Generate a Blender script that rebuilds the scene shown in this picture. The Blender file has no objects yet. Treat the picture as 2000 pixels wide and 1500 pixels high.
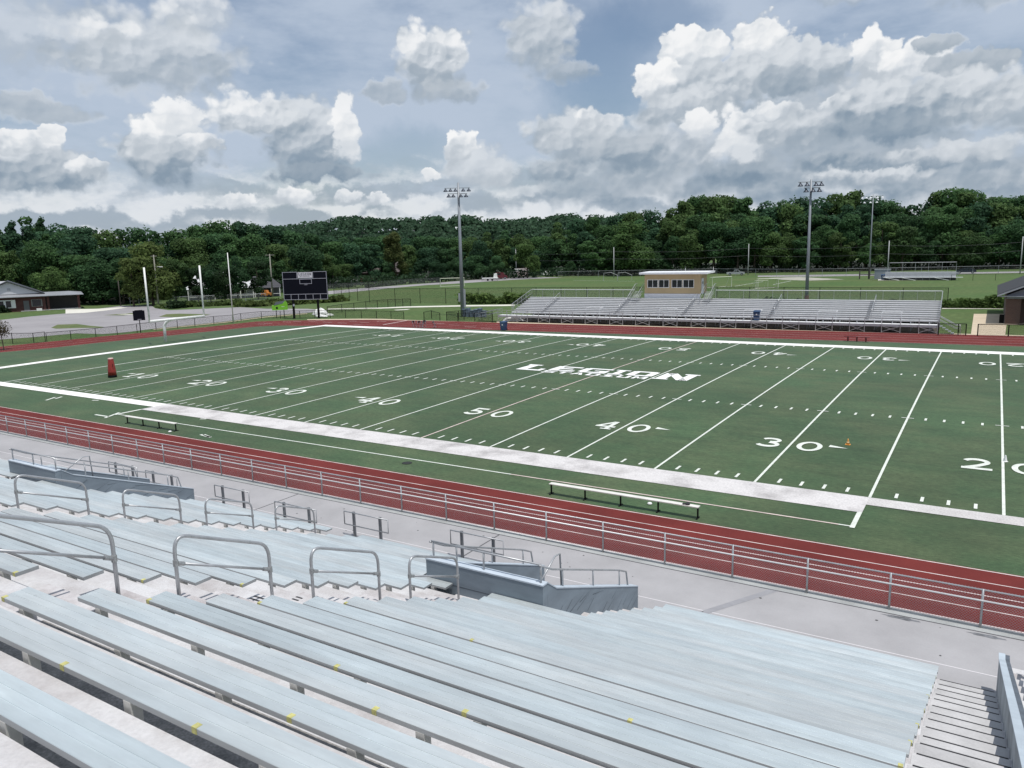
import bpy, math, random
from mathutils import Vector, Matrix, noise
random.seed(7)
PI = math.pi
sc = bpy.context.scene
COL = sc.collection

# ---------------------------------------------------------------- survey of the place (metres, field axes)
CAM = Vector((26.5319, -32.8806, 10.2130))
YAW, PIT, ROL, FPX = -0.5575, -0.1724, -0.0258, 1510.88
fw = Vector((math.sin(YAW)*math.cos(PIT), math.cos(YAW)*math.cos(PIT), math.sin(PIT)))
r0 = Vector((math.cos(YAW), -math.sin(YAW), 0)); u0 = r0.cross(fw)
rt = math.cos(ROL)*r0 + math.sin(ROL)*u0; up = -math.sin(ROL)*r0 + math.cos(ROL)*u0
def ray(u, v): return fw + rt*((u-1000)/FPX) - up*((v-750)/FPX)
def G(u, v, z=0.0):                       # a surveyed point on level ground
    d = ray(u, v); return CAM + d*((z-CAM.z)/d.z)
def AY(u, v, y):
    d = ray(u, v); return CAM + d*((y-CAM.y)/d.y)
def HZ(u, v, P):                          # height of a survey sighting above the spot P
    d = ray(u, v); dd = Vector((d.x, d.y)); k = (Vector((P.x, P.y))-Vector((CAM.x, CAM.y))).dot(dd)/dd.dot(dd)
    return CAM.z + d.z*k
def side(P):                              # unit vector across the view at P
    d = Vector((P.x-CAM.x, P.y-CAM.y, 0)).normalized(); return Vector((d.y, -d.x, 0))
FW = 47.1165
def crown(y):
    if y <= 0 or y >= FW: return 0.0
    t = 2*y/FW-1; return 0.15*(1-t*t)

# ---------------------------------------------------------------- materials
MATS = {}
def nd(nt, typ, **kw):
    n = nt.nodes.new(typ)
    for k, v in kw.items(): setattr(n, k, v)
    return n
def mat(name, col, rough=0.6, metal=0.0, var=0.0, scale=3.0, detail=6.0, col2=None, bump=0.0, bscale=None,
        spec=0.5, objvar=0.0, stretch=None, fine=0.0, fscale=60.0, sheen=0.0, trans=0.0, lo=0.35, hi=0.65):
    if name in MATS: return MATS[name]
    m = bpy.data.materials.new(name); m.use_nodes = True
    nt = m.node_tree; b = nt.nodes['Principled BSDF']; L = nt.links.new
    b.inputs['Roughness'].default_value = rough; b.inputs['Metallic'].default_value = metal
    b.inputs['Specular IOR Level'].default_value = spec
    b.inputs['Base Color'].default_value = (*col, 1)
    if sheen: b.inputs['Sheen Weight'].default_value = sheen; b.inputs['Sheen Roughness'].default_value = 0.6
    out = None
    tc = nd(nt, 'ShaderNodeNewGeometry')
    vec = tc.outputs['Position']
    if stretch:
        mp = nd(nt, 'ShaderNodeVectorMath', operation='MULTIPLY'); mp.inputs[1].default_value = stretch
        L(vec, mp.inputs[0]); vec = mp.outputs[0]
    if var or col2:
        n = nd(nt, 'ShaderNodeTexNoise'); n.inputs['Scale'].default_value = scale; n.inputs['Detail'].default_value = detail
        n.inputs['Roughness'].default_value = 0.62
        L(vec, n.inputs['Vector'])
        mr = nd(nt, 'ShaderNodeMapRange'); mr.inputs[1].default_value = lo; mr.inputs[2].default_value = hi
        L(n.outputs['Fac'], mr.inputs[0])
        mx = nd(nt, 'ShaderNodeMix', data_type='RGBA')
        c2 = col2 or tuple(c*(1-var) for c in col); c1 = col if col2 else tuple(c*(1+var) for c in col)
        mx.inputs[6].default_value = (*c1, 1); mx.inputs[7].default_value = (*c2, 1)
        L(mr.outputs[0], mx.inputs[0]); out = mx.outputs[2]
    if fine:
        n2 = nd(nt, 'ShaderNodeTexNoise'); n2.inputs['Scale'].default_value = fscale; n2.inputs['Detail'].default_value = 3
        L(vec, n2.inputs['Vector'])
        mr2 = nd(nt, 'ShaderNodeMapRange'); mr2.inputs[1].default_value = 0.3; mr2.inputs[2].default_value = 0.7
        mr2.inputs[3].default_value = 1-fine; mr2.inputs[4].default_value = 1+fine
        L(n2.outputs['Fac'], mr2.inputs[0])
        mm = nd(nt, 'ShaderNodeVectorMath', operation='SCALE')
        if out: L(out, mm.inputs[0])
        else: mm.inputs[0].default_value = col
        L(mr2.outputs[0], mm.inputs['Scale']); out = mm.outputs[0]
    if objvar:
        oi = nd(nt, 'ShaderNodeObjectInfo')
        mr3 = nd(nt, 'ShaderNodeMapRange'); mr3.inputs[3].default_value = 1-objvar; mr3.inputs[4].default_value = 1+objvar
        L(oi.outputs['Random'], mr3.inputs[0])
        mm = nd(nt, 'ShaderNodeVectorMath', operation='SCALE')
        if out: L(out, mm.inputs[0])
        else: mm.inputs[0].default_value = col
        L(mr3.outputs[0], mm.inputs['Scale']); out = mm.outputs[0]
    if out: L(out, b.inputs['Base Color'])
    if bump:
        n3 = nd(nt, 'ShaderNodeTexNoise'); n3.inputs['Scale'].default_value = bscale or scale*6; n3.inputs['Detail'].default_value = 5
        L(vec, n3.inputs['Vector'])
        bp = nd(nt, 'ShaderNodeBump'); bp.inputs['Strength'].default_value = bump; bp.inputs['Distance'].default_value = 0.02
        L(n3.outputs['Fac'], bp.inputs['Height']); L(bp.outputs[0], b.inputs['Normal'])
    if trans:
        tr = nd(nt, 'ShaderNodeBsdfTranslucent'); ms = nd(nt, 'ShaderNodeMixShader'); ms.inputs[0].default_value = trans
        if out: L(out, tr.inputs['Color'])
        else: tr.inputs['Color'].default_value = (*col, 1)
        L(b.outputs[0], ms.inputs[1]); L(tr.outputs[0], ms.inputs[2])
        L(ms.outputs[0], nt.nodes['Material Output'].inputs['Surface'])
    MATS[name] = m
    return m

# ---------------------------------------------------------------- mesh builder
class MB:
    def __init__(s): s.v = []; s.f = []
    def add(s, vs, fs):
        o = len(s.v); s.v += [tuple(p) for p in vs]; s.f += [tuple(i+o for i in f) for f in fs]; return s
    def box(s, x0, x1, y0, y1, z0, z1):
        return s.add([(x0,y0,z0),(x1,y0,z0),(x1,y1,z0),(x0,y1,z0),(x0,y0,z1),(x1,y0,z1),(x1,y1,z1),(x0,y1,z1)],
                     [(0,3,2,1),(4,5,6,7),(0,1,5,4),(1,2,6,5),(2,3,7,6),(3,0,4,7)])
    def bar(s, a, b, w, h=None, upv=(0,0,1)):          # rectangular bar from a to b
        a = Vector(a); b = Vector(b); h = h or w; d = (b-a).normalized(); U = Vector(upv)
        if abs(d.dot(U)) > 0.99: U = Vector((0,1,0))
        S = d.cross(U).normalized(); U = S.cross(d).normalized(); S *= w/2; U *= h/2
        return s.add([a-S-U, a+S-U, a+S+U, a-S+U, b-S-U, b+S-U, b+S+U, b-S+U],
                     [(0,1,2,3),(7,6,5,4),(0,4,5,1),(1,5,6,2),(2,6,7,3),(3,7,4,0)])
    def tube(s, pts, r, n=8, cap=True, r2=None):
        pts = [Vector(p) for p in pts]; m = len(pts); vs = []; fs = []
        prev = None
        for i, p in enumerate(pts):
            d = (pts[min(i+1, m-1)]-pts[max(i-1, 0)]).normalized()
            if prev is None:
                U = Vector((0,0,1)) if abs(d.z) < 0.9 else Vector((1,0,0))
                S = d.cross(U).normalized()
            else:
                S = (prev - d*prev.dot(d)).normalized()
            prev = S; T = d.cross(S).normalized()
            R = r if r2 is None else r+(r2-r)*i/(m-1)
            for k in range(n):
                a = 2*PI*k/n; vs.append(p+S*(R*math.cos(a))+T*(R*math.sin(a)))
        for i in range(m-1):
            for k in range(n):
                fs.append((i*n+k, i*n+(k+1)%n, (i+1)*n+(k+1)%n, (i+1)*n+k))
        if cap: fs.append(tuple(range(n))[::-1]); fs.append(tuple((m-1)*n+k for k in range(n)))
        return s.add(vs, fs)
    def lathe(s, prof, c=(0,0,0), n=16):               # prof: (r, z) list
        vs = []; fs = []; m = len(prof)
        for r, z in prof:
            for k in range(n):
                a = 2*PI*k/n; vs.append((c[0]+r*math.cos(a), c[1]+r*math.sin(a), c[2]+z))
        for i in range(m-1):
            for k in range(n): fs.append((i*n+k, i*n+(k+1)%n, (i+1)*n+(k+1)%n, (i+1)*n+k))
        fs.append(tuple(range(n))[::-1]); fs.append(tuple((m-1)*n+k for k in range(n)))
        return s.add(vs, fs)
    def prism(s, poly, axis, a, b):                     # poly of (p,q) extruded along axis ('x': poly=(y,z), 'y': poly=(x,z), 'z': poly=(x,y))
        n = len(poly)
        def P(p, q, t): return {'x': (t,p,q), 'y': (p,t,q), 'z': (p,q,t)}[axis]
        vs = [P(p,q,a) for p,q in poly]+[P(p,q,b) for p,q in poly]
        fs = [tuple(range(n))[::-1], tuple(range(n,2*n))]+[(i,(i+1)%n,n+(i+1)%n,n+i) for i in range(n)]
        return s.add(vs, fs)
    def sheet(s, pts, z=None):
        return s.add([(p[0],p[1],p[2] if z is None else z) for p in pts], [tuple(range(len(pts)))])
    def build(s, name, m, parent=None, smooth=False, fixn=True, **props):
        me = bpy.data.meshes.new(name)
        off = Vector((0,0,0))
        me.from_pydata([tuple(Vector(p)-off) for p in s.v], [], s.f)
        if fixn:
            import bmesh
            bm = bmesh.new(); bm.from_mesh(me); bmesh.ops.recalc_face_normals(bm, faces=bm.faces); bm.to_mesh(me); bm.free()
        if smooth:
            me.polygons.foreach_set('use_smooth', [True]*len(me.polygons))
        me.materials.append(m)
        o = bpy.data.objects.new(name, me); COL.objects.link(o)
        if parent: o.parent = parent
        for k, v in props.items(): o[k] = v
        me.update()
        return o
def tag(o, label, cat, group=None):
    o['label'] = label; o['category'] = cat
    if group: o['group'] = group
    return o
def thing(name, label, cat, loc=(0,0,0), rz=0.0, group=None):
    o = bpy.data.objects.new(name, None); COL.objects.link(o)
    o.location = loc; o.rotation_euler = (0,0,rz); o.empty_display_size = 0.2
    return tag(o, label, cat, group)
def structure(o): o['kind'] = 'structure'; return o
def dup(root, loc, rz=0.0, label=None, group=None, scale=None):
    def cp(o, par):
        c = o.copy(); COL.objects.link(c)
        if par: c.parent = par
        for ch in o.children: cp(ch, c)
        return c
    c = cp(root, None); c.location = loc; c.rotation_euler = (0,0,rz)
    if scale: c.scale = scale
    if label: c['label'] = label
    if group: c['group'] = group
    return c
ORD = ['', 'first','second','third','fourth','fifth','sixth','seventh','eighth','ninth','tenth','eleventh','twelfth','thirteenth','fourteenth',
       'fifteenth','sixteenth','seventeenth','eighteenth','nineteenth','twentieth','twenty-first','twenty-second']

# palette
M_white = mat('white_paint', (.78,.78,.76), .5, var=.06, scale=1.2)
M_line = mat('turf_white_line', (.62,.65,.59), .9, var=.10, scale=2.5, fine=.12, fscale=25)
M_pink = mat('turf_pink_line', (.56,.47,.43), .9, var=.15, scale=1.5)
M_pipe = mat('galvanised_pipe', (.42,.43,.44), .42, .55, var=.12, scale=5)
def plank_mat():
    m = bpy.data.materials.new('mill_aluminium'); m.use_nodes = True; nt = m.node_tree; L = nt.links.new
    b = nt.nodes['Principled BSDF']; b.inputs['Metallic'].default_value = .5; b.inputs['Roughness'].default_value = .45
    g = nd(nt, 'ShaderNodeNewGeometry'); tc = nd(nt, 'ShaderNodeTexCoord'); oi = nd(nt, 'ShaderNodeObjectInfo'); sp = nd(nt, 'ShaderNodeSeparateXYZ'); L(tc.outputs['Object'], sp.inputs[0])
    def noise_(st, det, rough=.6, off=(0,0,0)):
        q = nd(nt, 'ShaderNodeVectorMath', operation='MULTIPLY_ADD'); q.inputs[1].default_value = st; q.inputs[2].default_value = off; L(g.outputs['Position'], q.inputs[0])
        n = nd(nt, 'ShaderNodeTexNoise'); n.inputs['Scale'].default_value = 1; n.inputs['Detail'].default_value = det; n.inputs['Roughness'].default_value = rough; L(q.outputs[0], n.inputs['Vector']); return n.outputs['Fac']
    def rng(x, a, b_, c, d):
        n = nd(nt, 'ShaderNodeMapRange'); n.inputs[1].default_value = a; n.inputs[2].default_value = b_; n.inputs[3].default_value = c; n.inputs[4].default_value = d; L(x, n.inputs[0]); return n.outputs[0]
    def mul(a, b_):
        k = nd(nt, 'ShaderNodeMath', operation='MULTIPLY'); L(a, k.inputs[0]); L(b_, k.inputs[1]); return k.outputs[0]
    cr = nd(nt, 'ShaderNodeValToRGB'); cr.color_ramp.interpolation = 'CONSTANT'       # three extruded ribs of slightly different finish
    for i, (p_, v_) in enumerate(((0,.968),(.33,1.03),(.665,.992))):
        e = cr.color_ramp.elements[i] if i < 2 else cr.color_ramp.elements.new(p_)
        e.position = p_; e.color = (v_,v_,v_,1)
    L(rng(sp.outputs['Y'], 0, .29, 0, 1), cr.inputs[0])
    f = rng(noise_((.55,2.2,2.2), 8), .3, .7, .87, 1.11)
    f = mul(f, rng(noise_((3.2,26,26), 5, .65, (4,1,0)), .3, .7, .95, 1.05))
    f = mul(f, rng(noise_((6,9,9), 7, .7, (1,8,3)), .24, .36, .80, 1.0))          # grime
    f = mul(f, rng(noise_((9,14,14), 4, .6, (7,2,1)), .70, .76, 1.0, 1.22))       # pale scuffs
    f = mul(f, rng(oi.outputs['Random'], 0, 1, .93, 1.06))
    mx = nd(nt, 'ShaderNodeMix', data_type='RGBA'); mx.inputs[6].default_value = (.58,.64,.65,1); mx.inputs[7].default_value = (.59,.622,.618,1); L(rng(noise_((.3,1.3,1.3), 4, .5, (9,9,0)), .42, .62, 0, 1), mx.inputs[0])
    s1 = nd(nt, 'ShaderNodeVectorMath', operation='MULTIPLY'); L(mx.outputs[2], s1.inputs[0]); L(cr.outputs[0], s1.inputs[1])
    s2 = nd(nt, 'ShaderNodeVectorMath', operation='SCALE'); L(s1.outputs[0], s2.inputs[0]); L(f, s2.inputs['Scale']); L(s2.outputs[0], b.inputs['Base Color'])
    L(rng(noise_((.8,3,3), 6), .3, .7, .38, .56), b.inputs['Roughness'])
    return m
M_alu = plank_mat()
M_edge_shade = mat('plank_edge_shade', (.37,.39,.40), .45, .65, var=.10, scale=2.0, stretch=(.4,2,2))  # same aluminium, darkened to paint shade on the planks' rear and end faces
M_alu2 = mat('far_aluminium', (.72,.725,.73), .5, .0, var=.05, scale=1.0)
M_galv = mat('galvanised_steel', (.33,.35,.37), .5, .35, var=.1, scale=2)
M_black = mat('black_steel', (.006,.0065,.007), .6, var=.2, scale=3, spec=.15)
M_conc = mat('white_concrete', (.56,.555,.56), .85, scale=1.2, detail=10, fine=.06, fscale=30, bump=.35, bscale=40, lo=.40, hi=.72, col2=(.37,.345,.34))
M_walk = mat('walkway_concrete', (.335,.328,.334), .85, var=.09, scale=.45, detail=8, fine=.03, fscale=30, bump=.1, bscale=60)
M_bluegrey = mat('blue_grey_paint', (.155,.185,.215), .6, var=.10, scale=1.1, stretch=(1,1,4), bump=.15, bscale=12)
# ---------------------------------------------------------------- ground, turf, track
def turf_mat():
    m = bpy.data.materials.new('artificial_turf'); m.use_nodes = True; nt = m.node_tree; L = nt.links.new
    b = nt.nodes['Principled BSDF']; b.inputs['Roughness'].default_value = .95; b.inputs['Specular IOR Level'].default_value = .15
    b.inputs['Sheen Weight'].default_value = .15; b.inputs['Sheen Roughness'].default_value = .5; b.inputs['Sheen Tint'].default_value = (.75,.9,.78,1)
    g = nd(nt, 'ShaderNodeNewGeometry')
    def noise_(sc_, det, st=None, rough=.6):
        v = g.outputs['Position']
        if st:
            q = nd(nt, 'ShaderNodeVectorMath', operation='MULTIPLY'); q.inputs[1].default_value = st; L(v, q.inputs[0]); v = q.outputs[0]
        n = nd(nt, 'ShaderNodeTexNoise'); n.inputs['Scale'].default_value = sc_; n.inputs['Detail'].default_value = det; n.inputs['Roughness'].default_value = rough
        L(v, n.inputs['Vector']); return n.outputs['Fac']
    def rng(x, a, b_, c, d):
        n = nd(nt, 'ShaderNodeMapRange'); n.inputs[1].default_value = a; n.inputs[2].default_value = b_; n.inputs[3].default_value = c; n.inputs[4].default_value = d
        L(x, n.inputs[0]); return n.outputs[0]
    f1 = rng(noise_(.09, 5), .35, .65, .82, 1.16)
    f2 = rng(noise_(.9, 6, (.35,1.6,1)), .3, .7, .86, 1.14)
    f3 = rng(noise_(7, 5, (.6,1.4,1)), .3, .7, .70, 1.30)
    f4 = rng(noise_(40, 2), .3, .7, .72, 1.28)
    sx = nd(nt, 'ShaderNodeSeparateXYZ'); L(g.outputs['Position'], sx.inputs[0])
    fl = nd(nt, 'ShaderNodeMath', operation='DIVIDE'); L(sx.outputs['X'], fl.inputs[0]); fl.inputs[1].default_value = 4.572
    fo = nd(nt, 'ShaderNodeMath', operation='FLOOR'); L(fl.outputs[0], fo.inputs[0])
    wn = nd(nt, 'ShaderNodeTexWhiteNoise', noise_dimensions='1D'); L(fo.outputs[0], wn.inputs['W'])
    f5 = rng(wn.outputs['Value'], 0, 1, .95, 1.05)                 # rolls of turf, each with its own nap
    fw_ = rng(noise_(.45, 7, (.25,1.2,1), .65), .60, .74, 1.0, .70)   # worn dark streaks
    p = None
    for f in (f1, f2, f3, f4, f5, fw_):
        if p is None: p = f; continue
        k = nd(nt, 'ShaderNodeMath', operation='MULTIPLY'); L(p, k.inputs[0]); L(f, k.inputs[1]); p = k.outputs[0]
    mx = nd(nt, 'ShaderNodeMix', data_type='RGBA')
    mx.inputs[6].default_value = (.047,.083,.036,1); mx.inputs[7].default_value = (.066,.092,.042,1)
    L(rng(noise_(.22, 4), .4, .62, 0, 1), mx.inputs[0])
    sc_ = nd(nt, 'ShaderNodeVectorMath', operation='SCALE'); L(mx.outputs[2], sc_.inputs[0]); L(p, sc_.inputs['Scale'])
    L(sc_.outputs[0], b.inputs['Base Color'])
    return m
M_turf = turf_mat()
M_track = mat('red_track_rubber', (.135,.024,.021), .9, var=.16, scale=.35, detail=6, fine=.10, fscale=40, spec=.2)
M_grass = mat('mown_grass', (.070,.120,.040), .95, scale=.05, detail=7, col2=(.098,.130,.050), fine=.22, fscale=1.2, spec=.15)
M_grass2 = mat('rough_grass', (.085,.125,.045), .95, scale=.15, detail=7, col2=(.14,.15,.07), fine=.25, fscale=3, spec=.15)
M_asph = mat('car_park_asphalt', (.275,.262,.268), .9, var=.10, scale=.12, detail=7, fine=.06, fscale=4)
M_path = mat('pale_path_concrete', (.62,.60,.53), .9, var=.08, scale=.5)
M_tan = mat('tan_sidewalk_concrete', (.52,.43,.31), .9, var=.08, scale=.6, fine=.05, fscale=8)

g = MB()
NG = 40; R_ = 3200
for j in range(NG+1):
    for i in range(NG+1):
        x = -R_+2*R_*i/NG; y = -R_+2*R_*j/NG; g.v.append((x, y, -0.09))
for j in range(NG):
    for i in range(NG):
        a = j*(NG+1)+i; g.f.append((a, a+1, a+NG+2, a+NG+1))
structure(g.build('ground', M_grass, fixn=False))

t = MB(); xs = [-80, 66]; ys = [-9+1.2*i for i in range(55)]
ys = sorted(set(ys+[0, FW]))
for y in ys:
    for x in xs: t.v.append((x, y, crown(y)-(0.02 if y < -5 or y > 51 else 0)))
for j in range(len(ys)-1): t.f.append((2*j, 2*j+1, 2*j+3, 2*j+2))
# keep the turf inside the track loop
inner = [G(u, v) for u, v in ((0,692),(100,684),(200,673),(324,660),(400,651.5),(500,640),(560,637),(640,635.5),(725,637.5),(812,640.5),(900,643),(1000,646),(1250,653.5),(1500,661),(2000,677))]
outer = [G(u, v) for u, v in ((0,677),(100,667),(200,657),(324,646),(400,639),(500,628),(560,626),(630,625),(725,624.5),(812,626),(900,628),(1000,631),(1250,637.5),(1500,644),(2000,656.5))]
dR = (inner[-1]-inner[-2]).normalized(); inner.append(inner[-1]+dR*34)
dR = (outer[-1]-outer[-2]).normalized(); outer.append(outer[-1]+dR*34)
pre_i = [Vector((64,-5.93,0)), Vector((-36,-5.93,0)), Vector((-48,-5.2,0)), Vector((-58,-2.2,0)), Vector((-65,3.2,0))]
pre_o = [Vector((64,-10.15,0)), Vector((-36,-10.15,0)), Vector((-50,-9.6,0)), Vector((-64,-5.6,0)), Vector((-73,2.5,0))]
inner = pre_i+inner; outer = pre_o+outer
def lerp_loop(k): return [a.lerp(b, k) for a, b in zip(inner, outer)]
# turf polygon: strips clipped to the loop
def turf():
    import bmesh
    bm = bmesh.new()
    poly = [(p.x, p.y) for p in lerp_loop(.12)]
    vs = [bm.verts.new((x, y, 0)) for x, y in poly]
    f = bm.faces.new(vs)
    for y in ys:
        if -5 < y < 60:
            geom = list(bm.verts)+list(bm.edges)+list(bm.faces)
            bmesh.ops.bisect_plane(bm, geom=geom, plane_co=(0,y,0), plane_no=(0,1,0))
    for v in bm.verts: v.co.z = crown(v.co.y)-0.004
    bmesh.ops.recalc_face_normals(bm, faces=bm.faces)
    me = bpy.data.meshes.new('football_field'); bm.to_mesh(me); bm.free(); me.materials.append(M_turf)
    o = bpy.data.objects.new('football_field', me); COL.objects.link(o); return structure(o)
turf()
def strip_between(A, B, z):
    s = MB()
    for a, b in zip(A, B): s.v.append((a.x,a.y,z)); s.v.append((b.x,b.y,z))
    for i in range(len(A)-1): s.f.append((2*i, 2*i+1, 2*i+3, 2*i+2))
    return s
structure(strip_between(inner, outer, 0.006).build('running_track', M_track))
M_lane = mat('lane_paint', (.62,.52,.50), .9, var=.2, scale=1.5)
lanes = MB()
for k in (0.012, .245, .485, .725, .96):
    A = lerp_loop(k); B = [a+(o_-i_).normalized()*(.06 if k < .1 else .05) for a, i_, o_ in zip(A, inner, outer)]
    s = strip_between(A, B, 0.012); lanes.add(s.v, s.f)
for u, v in ((511,633),(523,632),(560,629),(580,628),(610,627.5),(625,626.5),(640,629.5),(668,631),(690,627.5),(700,633.5),(712,630),(745,628),(858,632),(887,635),(918,638.5),(950,641.5)):
    p = G(u, v); lanes.box(p.x-.9, p.x+.9, p.y-.05, p.y+.05, .013, .0145)
a, b = G(748,634.5), G(795,626); dd = (b-a).normalized(); nn = Vector((-dd.y, dd.x, 0))*.12
lanes.sheet([a-nn, b-nn, b+nn, a+nn], .0145)
structure(lanes.build('lane_markings', M_lane))

# painted markings of the field, laid on the crowned turf
YD = .9144
def lay(name, quads, m, z=.012, segs=True):
    b = MB()
    for (x0, x1, y0, y1) in quads:
        n = max(1, int(abs(y1-y0)/1.5)) if segs else 1
        for i in range(n):
            ya = y0+(y1-y0)*i/n; yb = y0+(y1-y0)*(i+1)/n
            za, zb = crown(ya)+z, crown(yb)+z
            b.add([(x0,ya,za),(x1,ya,za),(x1,yb,zb),(x0,yb,zb)], [(0,1,2,3)])
    return structure(b.build(name, m))
HN, HF = 15.63, 31.62
q = []; q5 = []
for yd in range(-45, 51, 5):
    x = yd*YD
    if x > 60: continue
    (q5 if yd == 0 else q).append((x-.055, x+.055, 0, FW))
q.append((-50*YD-.09, -50*YD+.09, 0, FW))
lay('yard_lines', q, M_line); lay('halfway_line', q5, M_pink)
q = []
for yd in range(-50, 51):
    x = yd*YD
    if yd % 5 == 0:
        for y in (HN, HF): q.append((x-.32, x+.32, y-.05, y+.05))
        continue
    q += [(x-.06, x+.06, .32, .92), (x-.06, x+.06, FW-.85, FW-.25)]
    q += [(x-.06, x+.06, HN-.32, HN+.28), (x-.06, x+.06, HF-.28, HF+.32)]
lay('hash_marks', q, M_line, z=.017)
def border_mat():
    return mat('dirty_white_border', (.58,.56,.55), .95, scale=.55, detail=12, col2=(.30,.285,.28), fine=.13, fscale=12, lo=.46, hi=.74)
B1 = border_mat()
M_b2 = mat('clean_white_border', (.80,.79,.76), .95, var=.05, scale=.8, fine=.08, fscale=14)
lay('sideline_border', [(-25*YD+.0, 25*YD, -2.07, -.02)], B1, z=.014)
lay('sideline_border', [(25*YD, 60, -1.02, -.02)], mat('worn_white_border', (.56,.55,.53), .95, scale=.8, detail=10, col2=(.47,.45,.44), fine=.16, fscale=14), z=.014)
lay('sideline_border', [(-56.25, -25*YD, -1.1, -.02)], M_b2, z=.014)
lay('sideline_border', [(-56.25, 60, FW+.02, FW+1.75)], M_b2, z=.014)
lay('end_line_border', [(-56.25, -55.0, -.02, FW+.02)], M_b2, z=.018)
lay('coach_box_line', [(-25*YD, 8.2, -3.83, -3.73), (22.3, 22.72, -3.83, -3.73)], M_line, z=.012)
lay('coach_box_line', [(8.2, 22.3, -3.83, -3.73)], M_pink, z=.012)
lay('coach_box_end_line', [(25*YD-.17, 25*YD, -3.95, -2.07), (-25*YD-.05, -25*YD+.2, -3.95, -2.07)], M_line, z=.018)
# stray paint strokes on the near turf
b = MB()
for (a, c) in (((186,810),(212,814)),((205,816.5),(233,806)),((90,782),(108,776)),((108,779),(121,775)),((180,782),(193,782)),((392,876-27),(410,854)),((398,849),(411,854.5)),((391,818.5),(403,818.5))):
    A, C = G(*a), G(*c); d = (C-A); 
    if d.length < .1: continue
    d.normalize(); n = Vector((-d.y, d.x, 0))*.09; b.sheet([A-n, C-n, C+n, A+n], .012)
structure(b.build('stray_paint_marks', M_line))
b = MB(); A = G(795,904.5); b.lathe([(.25,.008),(.25,.016),(.22,.018)], (A.x, A.y, 0), 20)
tag(b.build('drain_cover', mat('dark_rubber_mat', (.02,.024,.022), .9)), 'dark round drain cover on the turf beside the thin sideline stripe', 'drain cover')

# numerals and lettering as flat painted shapes
def ribbon(pts, w, closed=False):
    pts = [Vector((p[0], p[1])) for p in pts]; n = len(pts); out = []
    L_, R__ = [], []
    for i in range(n):
        if closed: d = pts[(i+1) % n]-pts[i-1]
        else: d = pts[min(i+1,n-1)]-pts[max(i-1,0)]
        d.normalize(); nv = Vector((-d.y, d.x)); ww = w(i/(n-1)) if callable(w) else w
        L_.append(pts[i]+nv*ww/2); R__.append(pts[i]-nv*ww/2)
    m = n if closed else n-1
    for i in range(m):
        j = (i+1) % n; out.append([L_[i], R__[i], R__[j], L_[j]])
    return out
def arc(cx, cy, rx, ry, a0, a1, n=14):
    return [(cx+rx*math.cos(math.radians(a0+(a1-a0)*i/n)), cy+ry*math.sin(math.radians(a0+(a1-a0)*i/n))) for i in range(n+1)]
def P4(*p): return [Vector(x) for x in p]
def digit(c):      # unit cell 0..1 x 0..1
    if c == '0':
        n = 28; o = []; 
        A = [(.5+.5*math.cos(2*PI*i/n), .5+.5*math.sin(2*PI*i/n)) for i in range(n)]
        B = [(.5+.30*math.cos(2*PI*i/n), .5+.36*math.sin(2*PI*i/n)) for i in range(n)]
        return [P4(A[i], A[(i+1)%n], B[(i+1)%n], B[i]) for i in range(n)]
    if c == '1': return [P4((.36,0),(.62,0),(.62,1),(.36,1)), P4((.36,1),(.10,.80),(.10,.66),(.36,.80)), P4((.12,0),(.36,0),(.36,.12),(.12,.12)), P4((.62,0),(.88,0),(.88,.12),(.62,.12))]
    if c == '2': return ribbon(arc(.47,.70,.37,.23,165,-35,16)+[(.55,.36),(.30,.20),(.12,.09)], .19)+[P4((0,0),(1,0),(1,.17),(0,.17))]
    if c == '3': return ribbon(arc(.46,.74,.34,.18,160,-90,14), .17)+ribbon(arc(.46,.29,.40,.21,90,-160,16), .18)
    if c == '4': return [P4((.58,0),(.80,0),(.80,1),(.58,1)), P4((0,.26),(1,.26),(1,.41),(0,.41)), P4((0,.36),(.20,.36),(.80,1),(.55,1)), P4((.42,0),(.96,0),(.96,.10),(.42,.10))]
    if c == '5': return [P4((.14,.83),(.90,.83),(.90,1),(.14,1)), P4((.14,.46),(.32,.46),(.34,.90),(.16,.90))]+ribbon([(.16,.52)]+arc(.46,.33,.40,.24,110,-155,16), .19)
    return []
def put(b, quads, ox, oy, sx, sy, z, flip=False):
    for qd in quads:
        n = len(qd); P = []
        for p in qd:
            x, y = ox+p[0]*sx, oy+p[1]*sy
            if flip: x, y = 2*flip[0]-x, 2*flip[1]-y
            P.append((x, y, crown(y)+z))
        b.add(P, [tuple(range(n))])
nb = MB()
def numeral(x, tens, arrow):
    for (yc, flip) in ((6.93, False), (40.13, True)):
        fl = (x, yc) if flip else False
        ar = -arrow if flip else arrow
        put(nb, digit(tens), x-1.60, yc-.93, 1.2, 1.86, .020, fl)
        put(nb, digit('0'), x+.32, yc-.93, 1.2, 1.86, .020, fl)
        if ar:
            x0 = x+1.78 if ar > 0 else x-1.78
            put(nb, [P4((0,0),(ar*.88,.06),(0,.42))], x0, yc+.26, 1, 1, .020, fl)
for yd, tn in ((10,'1'),(20,'2'),(30,'3'),(40,'4')):
    numeral(-(50-yd)*YD, tn, -1); numeral((50-yd)*YD, tn, 1)
numeral(0, '5', 0)
structure(nb.build('field_numbers', M_line))
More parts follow.
